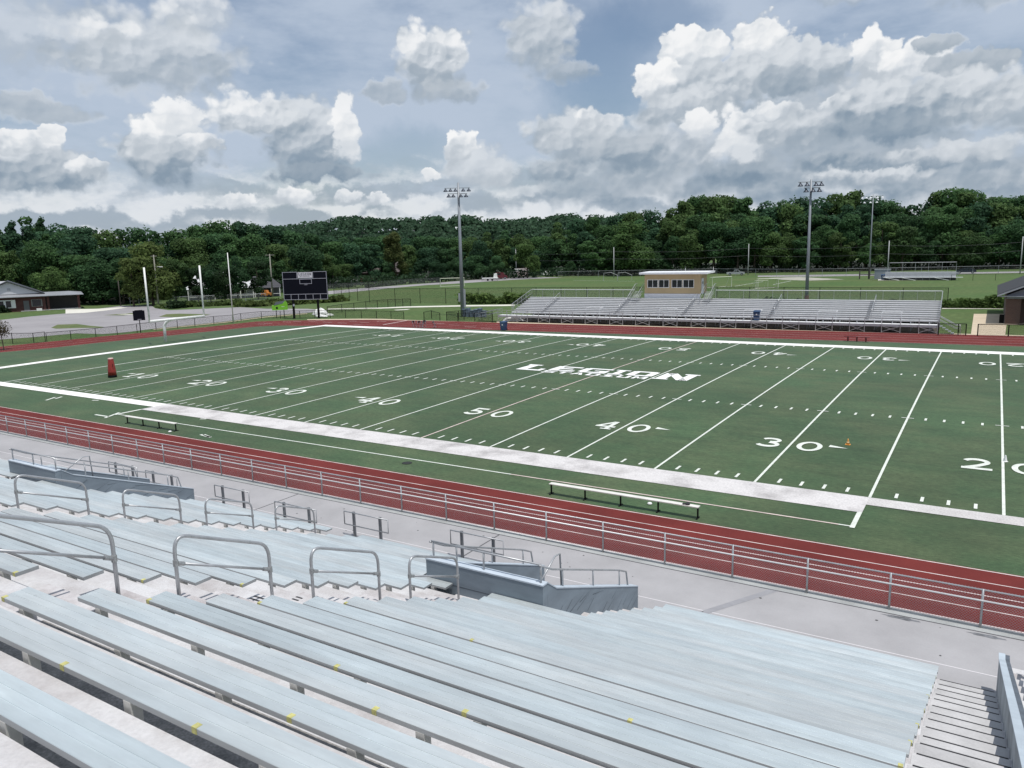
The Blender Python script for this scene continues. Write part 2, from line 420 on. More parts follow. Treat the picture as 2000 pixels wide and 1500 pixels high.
def block(c):
    s = .26
    R4 = lambda x0,x1,y0,y1: P4((x0,y0),(x1,y0),(x1,y1),(x0,y1))
    if c == 'L': return [R4(.08,.40,0,1), R4(0,.52,.86,1), R4(.40,1,0,.18), R4(.82,1,.18,.38)]
    if c == 'E': return [R4(.08,.36,0,1), R4(.36,1,0,.2), R4(.36,.80,.40,.60), R4(.36,1,.80,1)]
    if c == 'G': return [R4(.04,.30,.1,.9), R4(.14,1,.80,1), R4(.14,1,0,.2), R4(.74,1,.2,.52), R4(.52,.74,.36,.52)]
    if c == 'I': return [R4(.28,.72,0,1), R4(0,1,.86,1), R4(0,1,0,.14)]
    if c == 'O': return [R4(.02,.30,.06,.94), R4(.70,.98,.06,.94), R4(.12,.88,.80,1), R4(.12,.88,0,.2)]
    if c == 'N': return [R4(.08,.34,0,1), R4(.70,.94,0,1), P4((.10,1),(.66,0),(.94,0),(.38,1)), R4(0,.42,0,.12), R4(.60,1,.88,1)]
    if c == 'S': return [R4(0,1,.8,1), R4(0,.26,.5,.8), R4(0,1,.4,.6), R4(.74,1,.2,.5), R4(0,1,0,.2)]
    if c == 'T': return [R4(0,1,.78,1), R4(.36,.64,0,.78)]
    if c == 'A': return [P4((0,0),(.26,0),(.60,1),(.38,1)), P4((.74,0),(1,0),(.62,1),(.40,1)), R4(.25,.75,.22,.40)]
    if c == 'D': return [R4(.04,.30,0,1), R4(.30,.86,.82,1), R4(.30,.86,0,.18), R4(.74,1,.12,.88)]
    if c == 'U': return [R4(.04,.30,.1,1), R4(.70,.96,.1,1), R4(.14,.86,0,.2)]
    if c == 'M': return [R4(0,.22,0,1), R4(.78,1,0,1), P4((.04,1),(.42,.2),(.56,.2),(.26,1)), P4((.74,1),(.44,.2),(.58,.2),(.96,1))]
    return []
lt = MB()
for c, x0, w, y0, y1 in (('L',-7.8,2.55,22.5,25.4),('E',-5.05,2.55,23.2,25.4),('G',-2.3,2.6,23.2,25.4),('I',.55,1.25,23.2,25.4),('O',2.05,2.3,23.2,25.4),('N',4.6,3.0,22.5,25.4)):
    put(lt, block(c), x0, y0, w, y1-y0, .021)
for i, c in enumerate('STADIUM'): put(lt, block(c), -4.85+1.33*i, 21.95, 1.12, 1.0, .021)
structure(lt.build('midfield_lettering', mat('lettering_white', (.76,.77,.75), .9, var=.06, scale=1.5)))

# walkway and kerb below the near fence
w = MB(); w.box(-60, 60, -36, -10.55, -.3, .05)
structure(w.build('walkway', M_walk))
w = MB(); w.box(-60, 60, -10.545, -10.12, -.3, .045)
structure(w.build('fence_kerb', mat('grey_kerb_concrete', (.33,.34,.335), .9, var=.14, scale=.9, fine=.07, fscale=20)))
jm = mat('joint_grey', (.27,.27,.285), .9, var=.08)
j = MB(); j.box(-60, 60, -10.60, -10.55, .05, .0535)
for x in (1.6, 11.9): j.box(x, x+.05, -13.2, -10.59, .05, .0535)
structure(j.build('walkway_joint', mat('dark_joint', (.09,.09,.095), .9)))
j = MB(); j.add([(20.1,-13.0,.054),(20.36,-13.0,.054),(21.72,-10.6,.054),(21.46,-10.6,.054)], [(0,1,2,3)])
structure(j.build('walkway_patch', jm))
j = MB(); rr = random.Random(2)
for i in range(26):
    x = rr.uniform(3,27); y = rr.uniform(-13,-10.7); a_ = rr.uniform(.015,.045); j.add([(x+a_*math.cos(q)*rr.uniform(.6,1.4), y+a_*math.sin(q), .0545) for q in (0,1,2,3,4,5)], [tuple(range(6))])
structure(j.build('walkway_gum_spots', mat('dark_gum', (.06,.06,.06), .9)))
j = MB(); j.box(-60, 60, -12.86, -12.83, .05, .0535)
structure(j.build('walkway_score_line', mat('pale_joint', (.62,.60,.61), .9)))
st = MB()
for (x, y, r) in ((25.0,-10.72,.26),(27.0,-10.75,.24)):
    st.add([(x+r*1.6*math.cos(2*PI*i/18)*(1+.25*math.sin(i*2.3)), y+r*.35*math.sin(2*PI*i/18)*(1+.2*math.cos(i*1.7)), .0545) for i in range(18)], [tuple(range(18))])

structure(st.build('walkway_stain', mat('soot_stain', (.15,.155,.165), .9, var=.4, scale=4)))
# car park, paths and islands beyond the track
def flat(name, pts, m, z): return structure(MB().sheet([G(u, v, z) for u, v in pts], z).build(name, m))
flat('car_park', [(-400,690),(-120,671),(0,663),(60,659),(120,653.5),(150,651),(200,652.5),(250,648.5),(300,642),(380,634),(440,628),(520,617),(600,611),(640,606.5),(600,603),(520,603),(470,600),(400,603),(330,606),(303,602),(296,597),(240,597),(200,602),(130,612),(60,618),(0,625),(-120,640),(-400,676)], M_asph, -.07)
flat('driveway', [(128,612.5),(165,611),(215,605.5),(250,600.5),(235,600),(190,603),(128,604)], M_path, -.055)
for pts in ([(100,640),(112,634),(150,632.8),(175,636),(203,638.5),(200,640),(150,640.5),(110,642)], [(202,615.5),(230,613.5),(258,611.5),(262,613),(240,616)], [(310,618.5),(325,613.5),(350,612.5),(395,613.5),(412,614.5),(395,617),(340,619.3)]):
    flat('grass_island', pts, M_grass2, -.055)
flat('island_kerb', [(227,614.2),(245,613),(262,614.4),(268,616),(262,615.2),(246,614.2)], M_path, -.05)
flat('car_park_kerb', [(300,643),(380,635),(440,629),(520,618.5),(600,612),(600,612.9),(520,619.6),(440,630),(380,636),(300,644)], M_tan, -.045)
flat('verge_path', [(600,623.5),(700,622.5),(745,622.6),(792,624.6),(870,627),(960,629.5),(962,631.2),(870,628.7),(790,626.3),(700,624.4),(600,625)], M_tan, -.01)
flat('concrete_path', [(640,602.8),(745,600.6),(800,598.2),(900,596.2),(962,595.2),(1005,594.6),(1005,597.4),(962,598),(900,598.6),(800,600.6),(745,602.6),(640,604.2)], M_path, -.05)
flat('concrete_path', [(1840,600),(2100,600.5),(2100,603.8),(1840,603)], M_path, -.05)
flat('dirt_patch', [(769,605.2),(785,604.2),(802,603.4),(795,605),(775,606)], M_path, -.05)
flat('sidewalk', [(1896,655),(1902,613),(2060,613),(2060,631.5),(1966,634),(1963,656)], M_tan, -.045)
flat('track_apron', [(970,631),(1250,638.5),(1500,645),(1830,653),(2100,660),(2100,657.5),(1830,650.5),(1500,642),(1250,635.5),(970,628.2)], M_tan, -.02)
flat('road', [(560,581),(640,575),(700,569),(760,563),(830,557),(905,553),(1000,546.5),(1100,542),(1040,540.8),(960,544),(880,550),(800,556),(720,562),(640,568.5),(560,575.5)], M_asph, -.07)
flat('road', [(1480,541),(1600,540),(1760,537.5),(1900,534.6),(2100,531),(2100,528.5),(1900,531.5),(1760,534),(1600,536.5),(1480,538.2)], M_asph, -.07)
flat('bleacher_pad', [(1715,547.8),(1855,547.2),(1855,545),(1715,545.5)], M_path, -.05)
flat('gravel_strip', [(1500,543),(1560,541),(1650,545.5),(1580,548),(1530,546.5)], mat('pale_gravel', (.34,.33,.28), .95, var=.2, scale=.4), -.06)
fl = MB()
for a, c in (((1435,559),(1490,550)),((1510,556),(1545,548.5)),((1120,547.5),(1240,549.5))):
    A, C = G(*a, -.05), G(*c, -.05); d = (C-A).normalized(); n = Vector((-d.y,d.x,0))*.12; fl.sheet([A-n,C-n,C+n,A+n], -.05)
structure(fl.build('pitch_lines', M_line))
# ---------------------------------------------------------------- near grandstand
TT = [1.367,1.089,.9555,.862,.799,.751,.714,.684,.657,.6375,.6207,.609,.5948,.5826,.5726,.5625,.5527,.5457,.538,.5315,.525,.518]
DD = [2.12,2.95,3.73,4.52,5.35,6.2,7.04,7.9]+[8.775+.775*i for i in range(14)]
YR = [d+CAM.y for d in DD]; ZR = [CAM.z-t*d for t, d in zip(TT, DD)]
TRD = .43
NOSEY = [YR[k+1]-.03 if k < 21 else -13.2 for k in range(22)]
def tread_profile(k1):             # (y,z) outline of the steps from the front row k1 up past the camera
    ys_ = [NOSEY[k] for k in range(k1, -1, -1)]; zs_ = [ZR[k]-TRD for k in range(k1, -1, -1)]
    for i in range(1, 5): ys_.append(YR[0]-.03-.8*(i-1)); zs_.append(ZR[0]-TRD+.33*i)
    return ys_, zs_
gs = thing('grandstand', 'white painted concrete grandstand of long steps facing the field', 'grandstand', (0,0,0))
def terrace(x0, x1, k1):
    ys_, zs_ = tread_profile(k1); b = MB()
    poly = [(ys_[0], -.2)]
    for i, (y, z) in enumerate(zip(ys_, zs_)):
        zp = .05 if i == 0 else zs_[i-1]
        if i: poly.append((y, zp))
        poly.append((y, z))
    poly.append((-38.5, zs_[-1])); poly.append((-38.5, -.2))
    n = len(poly)
    return b.prism(poly, 'x', x0, x1)
XV = ((-4.16,-.97), (15.41,18.62))
tb = MB()
for x0, x1, k1 in ((-26,-4.16,21), (-4.16,-.97,14), (-.97,15.41,21), (15.41,18.62,14), (18.62,27.2,21)):
    s = terrace(x0, x1, k1); tb.add(s.v, s.f)
tb.build('terrace', M_conc, gs)
# half steps in the aisles, dark grip strips, stair nosings
AIS = ((-3.35,-1.85), (6.80,8.22), (16.22,17.62))
M_step = mat('aisle_concrete', (.56,.545,.55), .85, scale=1.4, detail=10, bump=.3, bscale=40, lo=.38, hi=.66, col2=(.33,.30,.295), fine=.06, fscale=25)
M_grip = mat('dark_grip_strip', (.045,.045,.05), .9, var=.3, scale=3)
for ai, (x0, x1) in enumerate(AIS):
    for k in range(0, 21):
        if (x0 < 0 or x0 > 10) and k >= 14: continue
        y = NOSEY[k]; zl = ZR[k+1]-TRD; zu = ZR[k]-TRD
        MB().box(x0+.05, x1-.05, y-.002, y+.38, zl-.02, (zl+zu)/2).build('half_step', M_step, gs)
        rr = random.Random(k*7+ai)
        if rr.random() < .5 and ai > 0:
            gr = MB(); xa = x0+.25+rr.uniform(0,.3); w_ = rr.uniform(.10,.42)
            for j in range(2): yy = y-.20+.09*j; gr.box(xa, xa+w_, yy, yy+.035, zu+.001, zu+.005)
            gr.build('grip_strip', M_grip, gs)
M_nose = mat('black_nosing', (.02,.02,.022), .7); M_stairc = mat('stair_concrete', (.45,.445,.445), .9, var=.16, scale=.8, detail=9, fine=.05, fscale=25, bump=.2, bscale=40)
for k in range(0, 22):
    y = NOSEY[k]; z = ZR[k]-TRD; yb = NOSEY[k-1] if k else YR[0]-.03
    if k < 21: MB().box(26.05, 27.18, yb+.001, y-.030, z+.001, z+.007).build('stair_tread', M_stairc, gs)
    if k < 21: MB().box(26.10, 27.16, y-.030, y+.003, z+.001, z+.008).build('stair_nosing', M_nose, gs)
M_tread_shade = mat('tread_shade', (.17,.165,.16), .95, scale=5, detail=9, col2=(.30,.285,.27), fine=.25, fscale=40)
for k in range(0, 3):                      # painted shade deepening the bench shadows at the back of the top treads
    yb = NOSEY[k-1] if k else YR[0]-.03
    MB().box(17.66, 26.0, yb+.001, yb+.40, ZR[k]-TRD+.001, ZR[k]-TRD+.005).build('shade_strip', M_tread_shade, gs)
# benches: an extruded plank on short feet
PW, PT = .29, .05
def plank(L_):
    prof = [(0,0),(0,-.012),(.003,0),]
    prof = [(0,-PT),(0,-.004),(.004,0),(.092,0),(.096,-.005),(.100,-.005),(.104,0),(.186,0),(.190,-.005),(.194,-.005),(.198,0),(PW-.004,0),(PW,-.004),(PW,-PT)]
    return MB().prism(prof, 'x', 0, L_)
M_cap = mat('end_cap_aluminium', (.60,.63,.65), .45, .2, var=.05)
M_yel = mat('yellow_seat_tape', (.46,.44,.17), .8, var=.2, scale=14)
foot_mb = MB().box(-.045, .045, -.002, .09, -TRD-.002, -PT).box(-.045, .045, .09, .27, -PT-.05, -PT)
M_foot = mat('bracket_aluminium', (.56,.55,.52), .6, .1, var=.12, scale=6)
def make_bench(L_, feet, name='bleacher_bench'):
    t = thing(name, '', 'bench')
    p = plank(L_).build('plank', M_alu, t); p.data.materials.append(M_edge_shade)
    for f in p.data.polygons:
        if abs(f.normal.z) < .5: f.material_index = 1  # upright faces get the painted shade tone
    first = None
    for x in feet:
        if first is None: first = foot_mb.build('foot', M_foot, t); first.location = (x,0,0)
        else:
            c = first.copy(); COL.objects.link(c); c.location = (x,0,0)
    return t
MAINF = [.40,2.14,3.6,5.1,6.6,8.0]
SECT = [('middle', 17.62, 26.05, MAINF, 'in the nearest section'),
        ('left', 8.22, 16.20, [.4,1.9,3.4,4.9,6.4,7.6], 'beyond the nearest aisle'),
        ('far', -1.85, 6.78, [.4,2.0,3.6,5.2,6.8,8.2], 'beyond the second aisle'),
        ('end', -12.0, -3.40, [.4,2.0,3.6,5.2,6.8,8.2], 'in the farthest left section')]
cache = {}; made = []
tags = {2:(4.45,), 4:(3.3,4.95), 3:(4.6,), 1:(2.72,4.4), 6:(5.9,), 8:(2.6,)}
tape = MB().box(-.026,.026,-.0035,.05,-PT+.002,.003)
for si, (nm, xa, xb, feet, where) in enumerate(SECT):
    for k in range(22):
        a, b_ = xa, xb
        if k >= 15:
            if nm == 'middle': a = 19.42
            if nm == 'left': b_ = 14.85
            if nm == 'far': a = -.2
            if nm == 'end': b_ = -4.9
        if k == 14 and nm == 'middle': a = 17.3
        if nm == 'far' and k < 3 or nm == 'end' and k < 8: continue
        if nm == 'left' and k < 1: continue
        L_ = round(b_-a, 2); key = (nm, L_)
        if key not in cache:
            fs = [f+xa-a for f in feet if .15 < f+xa-a < L_-.1]
            cache[key] = make_bench(L_, fs); t = cache[key]
        else: t = dup(cache[key], (0,0,0))
        t.location = (a, YR[k], ZR[k]); made.append((nm, k, L_, t))
        n = 22-k
        t['label'] = f'pale aluminium plank bench, {ORD[n]} row up {where}'
        t['group'] = 'aluminium benches on the near grandstand'
for nm, k, L_, t in made:
    marks = []
    if k % 2 == 0:
        if nm == 'middle': marks = [.035, L_-.035] if k < 10 else [L_-.035]
    elif nm == 'left' and k < 9: marks = [L_-.035]
    if nm == 'middle' and k in tags: marks += list(tags[k])
    for x in marks:
        o = tape.build('seat_tape', M_yel, t); o.location = (x,0,0)

# vomitory enclosures
def wall_mat():
    m = mat('board_marked_wall', (.19,.232,.27), .6, var=.12, scale=.9, stretch=(1,1,3.5))
    return m
M_wallb = wall_mat()
M_cope = mat('pale_coping', (.46,.52,.58), .6, var=.08, scale=2)
def vomitory(x0, x1, label):
    t = thing('vomitory_enclosure', label, 'parapet', (x0, -19.14, 0), group='blue-grey enclosures round the stand exits')
    W = x1-x0; th = .20
    b = MB().box(0, W, 0, th, .0, 2.95); b.build('back_wall', M_wallb, t)
    bm_ = MB().box(-.012, W+.012, -.012, th+.012, 2.952, 2.985); bm_.build('coping', M_cope, t)
    gz = lambda y: 3.05-.41*(y+.2)          # wall top along the slope (y from the back wall)
    for xs in (0, W-th):
        yv = [th+.003, .62, 5.35]; top = [2.95, 2.66+.0, .80]
        poly = [(yv[0],0.0)]+[(yv[0],top[0]),(yv[1],top[1]),(yv[2],top[2]),(yv[2],0.0)]
        s = MB().prism(poly, 'x', xs, xs+th); s.build('side_wall', M_wallb, t)
        c = MB(); 
        for (ya, za, yb, zb_) in ((yv[0],top[0]+.02,yv[1],top[1]+.02),(yv[1],top[1]+.02,yv[2],top[2]+.02)):
            c.add([(xs-.012,ya,za-.016),(xs+th+.012,ya,za-.016),(xs+th+.012,yb,zb_-.016),(xs-.012,yb,zb_-.016),(xs-.012,ya,za+.014),(xs+th+.012,ya,za+.014),(xs+th+.012,yb,zb_+.014),(xs-.012,yb,zb_+.014)],
                  [(0,3,2,1),(4,5,6,7),(0,1,5,4),(2,3,7,6),(1,2,6,5),(3,0,4,7)])
        c.build('coping', M_cope, t)
        # board joints on the faces
        r = MB(); xo = xs+.10
        zt = lambda y: top[1]+(top[2]-top[1])*(y-yv[1])/(yv[2]-yv[1])
        pts = [(xo, .05, 3.40), (xo, .62, zt(.62)+.44), (xo, 4.3, zt(4.3)+.46), (xo, 4.75, zt(4.75)+.42), (xo, 4.86, zt(4.86)+.02)]
        r.tube(pts, .024)
        r.build('handrail', M_pipe, t, smooth=True)
        for y in (1.1, 2.7, 4.3):
            MB().tube([(xo,y,zt(y)),(xo,y,zt(y)+.45)], .022).build('rail_post', M_pipe, t, smooth=True)
        j = MB(); rr = random.Random(int(x0*10)+int(xs*10))
        for i in range(14):
            y = .5+i*.34+rr.uniform(-.1,.1); L_ = rr.uniform(.3,.9); zt0 = zt(y)-rr.uniform(.1,.9)
            xf = xs+th+.003 if xs > 1 else xs-.003
            if zt0-.25*L_ < .1: continue
            j.add([(xf,y,zt0),(xf,y+L_,zt0+L_*.55-.0),(xf,y+L_,zt0+L_*.55+.014),(xf,y,zt0+.014)], [(0,1,2,3)])
        # keep marks below the coping
        j.v = [(x,y,min(z, zt(y)-.05)) for x,y,z in j.v]
        j.build('board_marks', mat('dark_board_joint', (.05,.065,.08), .8), t)
    r = MB(); r.tube([(.10,.10,3.40),(W-.10,.10,3.40)], .024); r.build('handrail', M_pipe, t, smooth=True)
    for x in (.16, W*.5, W-.10): MB().tube([(x,.10,2.98),(x,.10,3.40)], .024).build('rail_post', M_pipe, t, smooth=True)
    j = MB()
    for z, xa, xb in ((2.45,.1,2.4),(2.05,1.2,3.1),(1.6,.4,2.2)): j.box(xa, min(xb,W), -.003, 0, z, z+.012)
    j.build('board_marks', MATS['dark_board_joint'], t)
    lp = MB(); lp.tube([(W-.35,.35,2.7),(W-.35,1.2,3.15),(W-.35,1.45,3.12),(W-.35,1.5,2.2)], .022); lp.build('loop_rail', M_pipe, t, smooth=True)
    return t
vomitory(15.41, 18.62, 'blue-grey concrete parapet with pipe rails round the exit right of the nearest aisle')
vomitory(-4.16, -.97, 'blue-grey concrete parapet with pipe rails round the exit far along the stand')

# aisle handrails: bent pipe loops with a middle rail
def loop_rail(X, ya, yb, label, left_off=False):
    za = tz(ya); zb_ = tz(yb); t = thing('aisle_handrail', label, 'handrail', (X, ya, za), group='bent pipe handrails in the aisles')
    L_ = yb-ya; dz = zb_-za; H = .90; r = .20
    sl = Vector((0, L_, dz)).normalized()
    A = Vector((0,0,H-.02)); B = Vector((0,L_,dz+H-.02)); pts = [Vector((0,0,-.75)), Vector((0,0,H-r-.12))]
    P1 = A+sl*r*1.3
    for i in range(1, 7):
        s = i/7; q0 = Vector((0,0,H-r-.12)); pts.append(q0*(1-s)**2+A*(2*s*(1-s))+P1*s*s)
    pts.append(P1); P2 = B-sl*r
    for i in range(0, 7):
        s = i/7; q1 = Vector((0,L_,dz+H-r-.06)); pts.append(P2*(1-s)**2+B*(2*s*(1-s))+q1*s*s)
    pts.append(Vector((0,L_,dz+H-r-.06))); pts.append(Vector((0,L_,dz-.75)))
    MB().tube(pts, .027, 10).build('bent_rail', M_pipe, t, smooth=True)
    MB().tube([(0,.0,.45),(0,L_,dz+.45)], .021, 8).build('middle_rail', M_pipe, t, smooth=True)
    for y, z in ((.0,.45),(L_,dz+.45)):
        c = MB().tube([(0,y,z-.045),(0,y,z+.045)], .038, 10); d = 1 if y == 0 else -1
        c.tube([(0,y+d*.03,z+d*.03*dz/L_),(0,y+d*.13,z+d*.13*dz/L_)], .032, 8)
        c.build('clamp', mat('clamp_zinc', (.36,.37,.37), .5, .6, var=.2, scale=30), t)
def tz(y):                 # rail datum: just under the line of the seats
    for k in range(21):
        if y <= YR[k+1]: return ZR[k]+(ZR[k+1]-ZR[k])*(y-YR[k])/(YR[k+1]-YR[k])-.03
    return ZR[21]-.03
for i, (a, b_) in enumerate(((-29.1,-27.48),(-26.61,-24.98),(-24.11,-22.45),(-21.55,-19.93))):
    loop_rail(16.92, a, b_, f'bent galvanised pipe handrail in the nearest aisle, {ORD[i+1]} from the top')
for i, (a, b_) in enumerate(((-26.75,-25.15),(-24.29,-22.69),(-21.77,-20.16),(-19.35,-17.73),(-16.85,-15.23))):
    loop_rail(7.5, a, b_, f'bent galvanised pipe handrail in the second aisle, {ORD[i+1]} from the top in view')
loop_rail(-2.6, -23.9, -22.3, 'bent galvanised pipe handrail in the farthest aisle at the left edge of the picture')

# guard panels standing on the walkway in front of the seats
M_post = mat('square_post_steel', (.21,.215,.225), .5, .4, var=.15, scale=4)
def guard(x0, x1, y, label, H=.92):
    t = thing('guard_rail_panel', label, 'guard rail', (x0, y, .05), group='pipe guard panels along the walkway')
    L_ = x1-x0; f = L_*.2
    fr = MB(); fr.tube([(0,-.06,H-.48),(0,-.06,H),(L_,-.06,H),(L_,-.06,H-.48),(0,-.06,H-.48)], .022); fr.build('pipe_frame', M_pipe, t, smooth=True)
    for x in (f, L_-f):
        MB().box(x-.045, x+.045, -.035, .035, 0, H+.02).build('square_post', M_post, t)
guard(3.75, 5.95, -13.62, 'grey pipe guard panel on two square posts in front of the second aisle')
guard(6.94, 9.02, -13.2, 'grey pipe guard panel on two square posts beside the pale walkway joint')
guard(11.55, 13.65, -12.95, 'grey pipe guard panel on two square posts just left of the nearer exit parapet')
guard(-4.9, -2.7, -13.3, 'grey pipe guard panel standing directly behind the rail of the farther exit parapet')
guard(-7.9, -5.7, -13.2, 'grey pipe guard panel left of the farther exit parapet, near the left picture edge')
guard(-.2, 1.9, -13.3, 'grey pipe guard panel on two posts just right of the farther exit parapet')

# stepped wall at the right edge of the stair
t = thing('stair_wall', 'grey concrete stair wall with pale sloping top and short rail posts at the right edge', 'wall', (27.2,0,0))
ws = (2.39-1.0)/(-17.94+13.9)
wt = lambda y: 1.0+(y+13.9)*ws*1.0
b = MB().prism([(-13.62,.0),(-13.62,1.0),(-13.9,1.0),(-36,wt(-36)),(-36,.0)], 'x', .003, .20)
b.build('parapet', mat('weathered_wall', (.30,.325,.34), .8, var=.28, scale=1.4, detail=9, stretch=(1,1,.6), bump=.3, bscale=18), t)
def slab(x0, x1, dz, h):
    q = MB(); y_ = (-13.60,-13.9,-36)
    zt = [1.003,1.003,wt(-36)+.003]
    for a_, c_ in ((0,1),(1,2)):
        q.add([(x0,y_[a_],zt[a_]+dz),(x1,y_[a_],zt[a_]+dz),(x1,y_[c_],zt[c_]+dz),(x0,y_[c_],zt[c_]+dz),(x0,y_[a_],zt[a_]+dz+h),(x1,y_[a_],zt[a_]+dz+h),(x1,y_[c_],zt[c_]+dz+h),(x0,y_[c_],zt[c_]+dz+h)],
              [(0,3,2,1),(4,5,6,7),(0,1,5,4),(1,2,6,5),(2,3,7,6),(3,0,4,7)])
    return q
slab(-.01,.115,.0,.028).build('coping', mat('pale_wall_coping', (.42,.48,.53), .7, var=.07, scale=2), t)  # pale blue-grey coping along the sloping wall top
slab(.118,.20,.0,.006).build('wall_dark_strip', mat('dark_top_strip', (.10,.12,.145), .8, var=.2, scale=3), t)  # narrow dark strip along the wall top beside the coping
b = MB()
for i in range(26):
    y = -13.75-.775*i; b.box(.205, 1.7, y-.775, y, .0, max(.3, wt(y-.4)-.28))
b.build('ledge_steps', M_conc, t)
hr = MB(); hr.tube([(.55,-14.05,wt(-14.05)+.05),(.55,-14.1,wt(-14.1)+.42),(.55,-14.35,wt(-14.35)+.50),(.55,-30,wt(-30)+.50)], .035, 10)
hr.build('handrail', M_pipe, t, smooth=True)
for i in range(10):
    y = -14.7-1.3*i; MB().box(.51,.59,y-.04,y+.04,wt(y)-.5,wt(y)+.47).build('rail_post', M_post, t)
MB().lathe([(.10,0),(.10,.9),(.13,.95),(.13,1.1),(.08,1.12)], (1.25,-13.2,.05), 12)
tag(MB().lathe([(.09,0),(.09,.95),(.12,.97),(.12,1.15),(.06,1.2)], (28.55,-12.6,.05), 12).build('bollard_post', M_black), 'dark round post on the walkway beyond the stair wall at the right edge', 'post')

# chain-link fence between walkway and track
M_mesh = None
def chain_mat(name, col, pitch, wire):
    m = bpy.data.materials.new(name); m.use_nodes = True; nt = m.node_tree; L = nt.links.new
    b = nt.nodes['Principled BSDF']; b.inputs['Base Color'].default_value = (*col,1); b.inputs['Roughness'].default_value = .5; b.inputs['Metallic'].default_value = .0; b.inputs['Specular IOR Level'].default_value = .2
    tc = nd(nt, 'ShaderNodeTexCoord'); sp = nd(nt, 'ShaderNodeSeparateXYZ'); L(tc.outputs['Object'], sp.inputs[0])
    def m_(op, a, b_=None):
        n = nd(nt, 'ShaderNodeMath', operation=op)
        for i, x in enumerate((a, b_)):
            if x is None: continue
            if isinstance(x, (int, float)): n.inputs[i].default_value = x
            else: L(x, n.inputs[i])
        return n.outputs[0]
    al = None
    for sgn in ('ADD', 'SUBTRACT'):
        s = m_(sgn, sp.outputs['X'], sp.outputs['Z']); f = m_('FRACT', m_('DIVIDE', s, pitch)); d = m_('ABSOLUTE', m_('SUBTRACT', f, .5))
        w = m_('GREATER_THAN', d, .5-wire/pitch/2*1.414)
        al = w if al is None else m_('MAXIMUM', al, w)
    tr = nd(nt, 'ShaderNodeBsdfTransparent'); ms = nd(nt, 'ShaderNodeMixShader')
    L(al, ms.inputs[0]); L(tr.outputs[0], ms.inputs[1]); L(b.outputs[0], ms.inputs[2]); L(ms.outputs[0], nt.nodes['Material Output'].inputs['Surface'])
    return m
M_chain = chain_mat('galvanised_mesh', (.40,.40,.40), .075, .0052)
M_chainb = chain_mat('black_mesh', (.008,.010,.008), .10, .008)
M_chaing = chain_mat('weathered_mesh', (.20,.22,.21), .14, .010)
t = thing('chain_link_fence', 'waist-high galvanised chain-link fence between the walkway and the red track', 'fence', (0,-10.3,.045))
X0, X1 = -55, 35
MB().tube([(X0,0,1.06),(X1,0,1.06)], .024).build('top_rail', M_pipe, t, smooth=True)
MB().tube([(X0,-.055,.78),(X1,-.055,.78)], .026).build('middle_rail', mat('bright_pipe', (.62,.63,.63), .4, .3, var=.06, scale=3), t, smooth=True)
MB().tube([(X0,0,.06),(X1,0,.06)], .02).build('bottom_rail', M_pipe, t, smooth=True)
MB().add([(X0,.03,.03),(X1,.03,.03),(X1,.03,1.09),(X0,.03,1.09)], [(0,1,2,3)]).build('wire_mesh', M_chain, t)
fp = None
x = .60-2.187*25
while x < 34:
    if fp is None: fp = MB().tube([(0,0,-.02),(0,0,1.08)], .031, 8).build('post', M_pipe, t, smooth=True); fp.location = (x,0,0)
    else:
        c = fp.copy(); COL.objects.link(c); c.location = (x,0,0)
    x += 2.187

# two long team benches, cones, dummy
def team_bench(A, B, n, label):
    d = B-A; L_ = d.length; t = thing('team_bench', label, 'bench', (A.x, A.y, 0.005), math.atan2(d.y, d.x), group='white team benches beside the near sideline')
    MB().box(-.05, L_+.05, -.13, .13, .44, .475).build('seat', mat('bench_white', (.66,.65,.60), .6, var=.08, scale=2), t)
    for i in range(n):
        x = .0+L_*i/(n-1); lg = MB().box(x-.025, x+.025, -.03, .03, 0, .437).box(x-.03, x+.03, -.16, .16, 0, .03); lg.build('leg', M_black, t)
team_bench(Vector((-19.45,-5.15,0)), Vector((-14.55,-5.15,0)), 4, 'white plank team bench on black legs, the one far to the left')
team_bench(Vector((11.25,-5.45,0)), Vector((17.60,-5.52,0)), 5, 'white plank team bench on black legs, the long one nearer the camera')
A = Vector((17.2,-5.52,.48)); s = MB()
s.lathe([(.02,0),(.09,.02),(.10,.06),(.05,.09),(.02,.1)], (A.x,A.y,A.z), 10).lathe([(.02,0),(.06,.02),(.06,.04),(.02,.06)], (A.x-.14,A.y-.03,A.z), 10)
tag(s.build('crumpled_glove', mat('dark_cloth', (.03,.03,.035), .9)), 'small dark crumpled glove lying on the right end of the nearer team bench', 'glove')
A = G(1269,985); tag(MB().lathe([(.04,0),(.10,.02),(.08,.06),(.03,.08)], (A.x,A.y,.01), 12).build('paper_wad', M_white), 'white crumpled wad on the turf under the nearer team bench', 'litter')
A = G(332,844); tag(MB().lathe([(.04,0),(.10,.02),(.08,.06),(.03,.08)], (A.x,A.y,.01), 12).build('paper_wad', M_white), 'white crumpled wad on the turf under the farther team bench', 'litter')
A = G(1656,868,.1); t = thing('training_cone', 'small orange traffic cone beside the near 30 numeral', 'cone', (A.x, A.y, crown(A.y)))
M_or = mat('orange_plastic', (.70,.34,.08), .5, var=.1, scale=6)
MB().box(-.12,.12,-.12,.12,0,.025).build('base', M_or, t); MB().lathe([(.09,.025),(.022,.30),(.015,.31)], n=16).build('cone_body', M_or, t, smooth=True)
MB().lathe([(.072,.11),(.056,.17)], n=16).build('pale_band', mat('pale_orange', (.75,.55,.30), .6), t)
A = G(1963,901,.1); tag(MB().lathe([(.13,0),(.13,.02),(.09,.03),(.03,.30),(.02,.31)], (A.x,A.y,crown(A.y)), 4).build('sideline_marker', M_white), 'small white wedge marker standing on the near 20 yard line', 'marker')
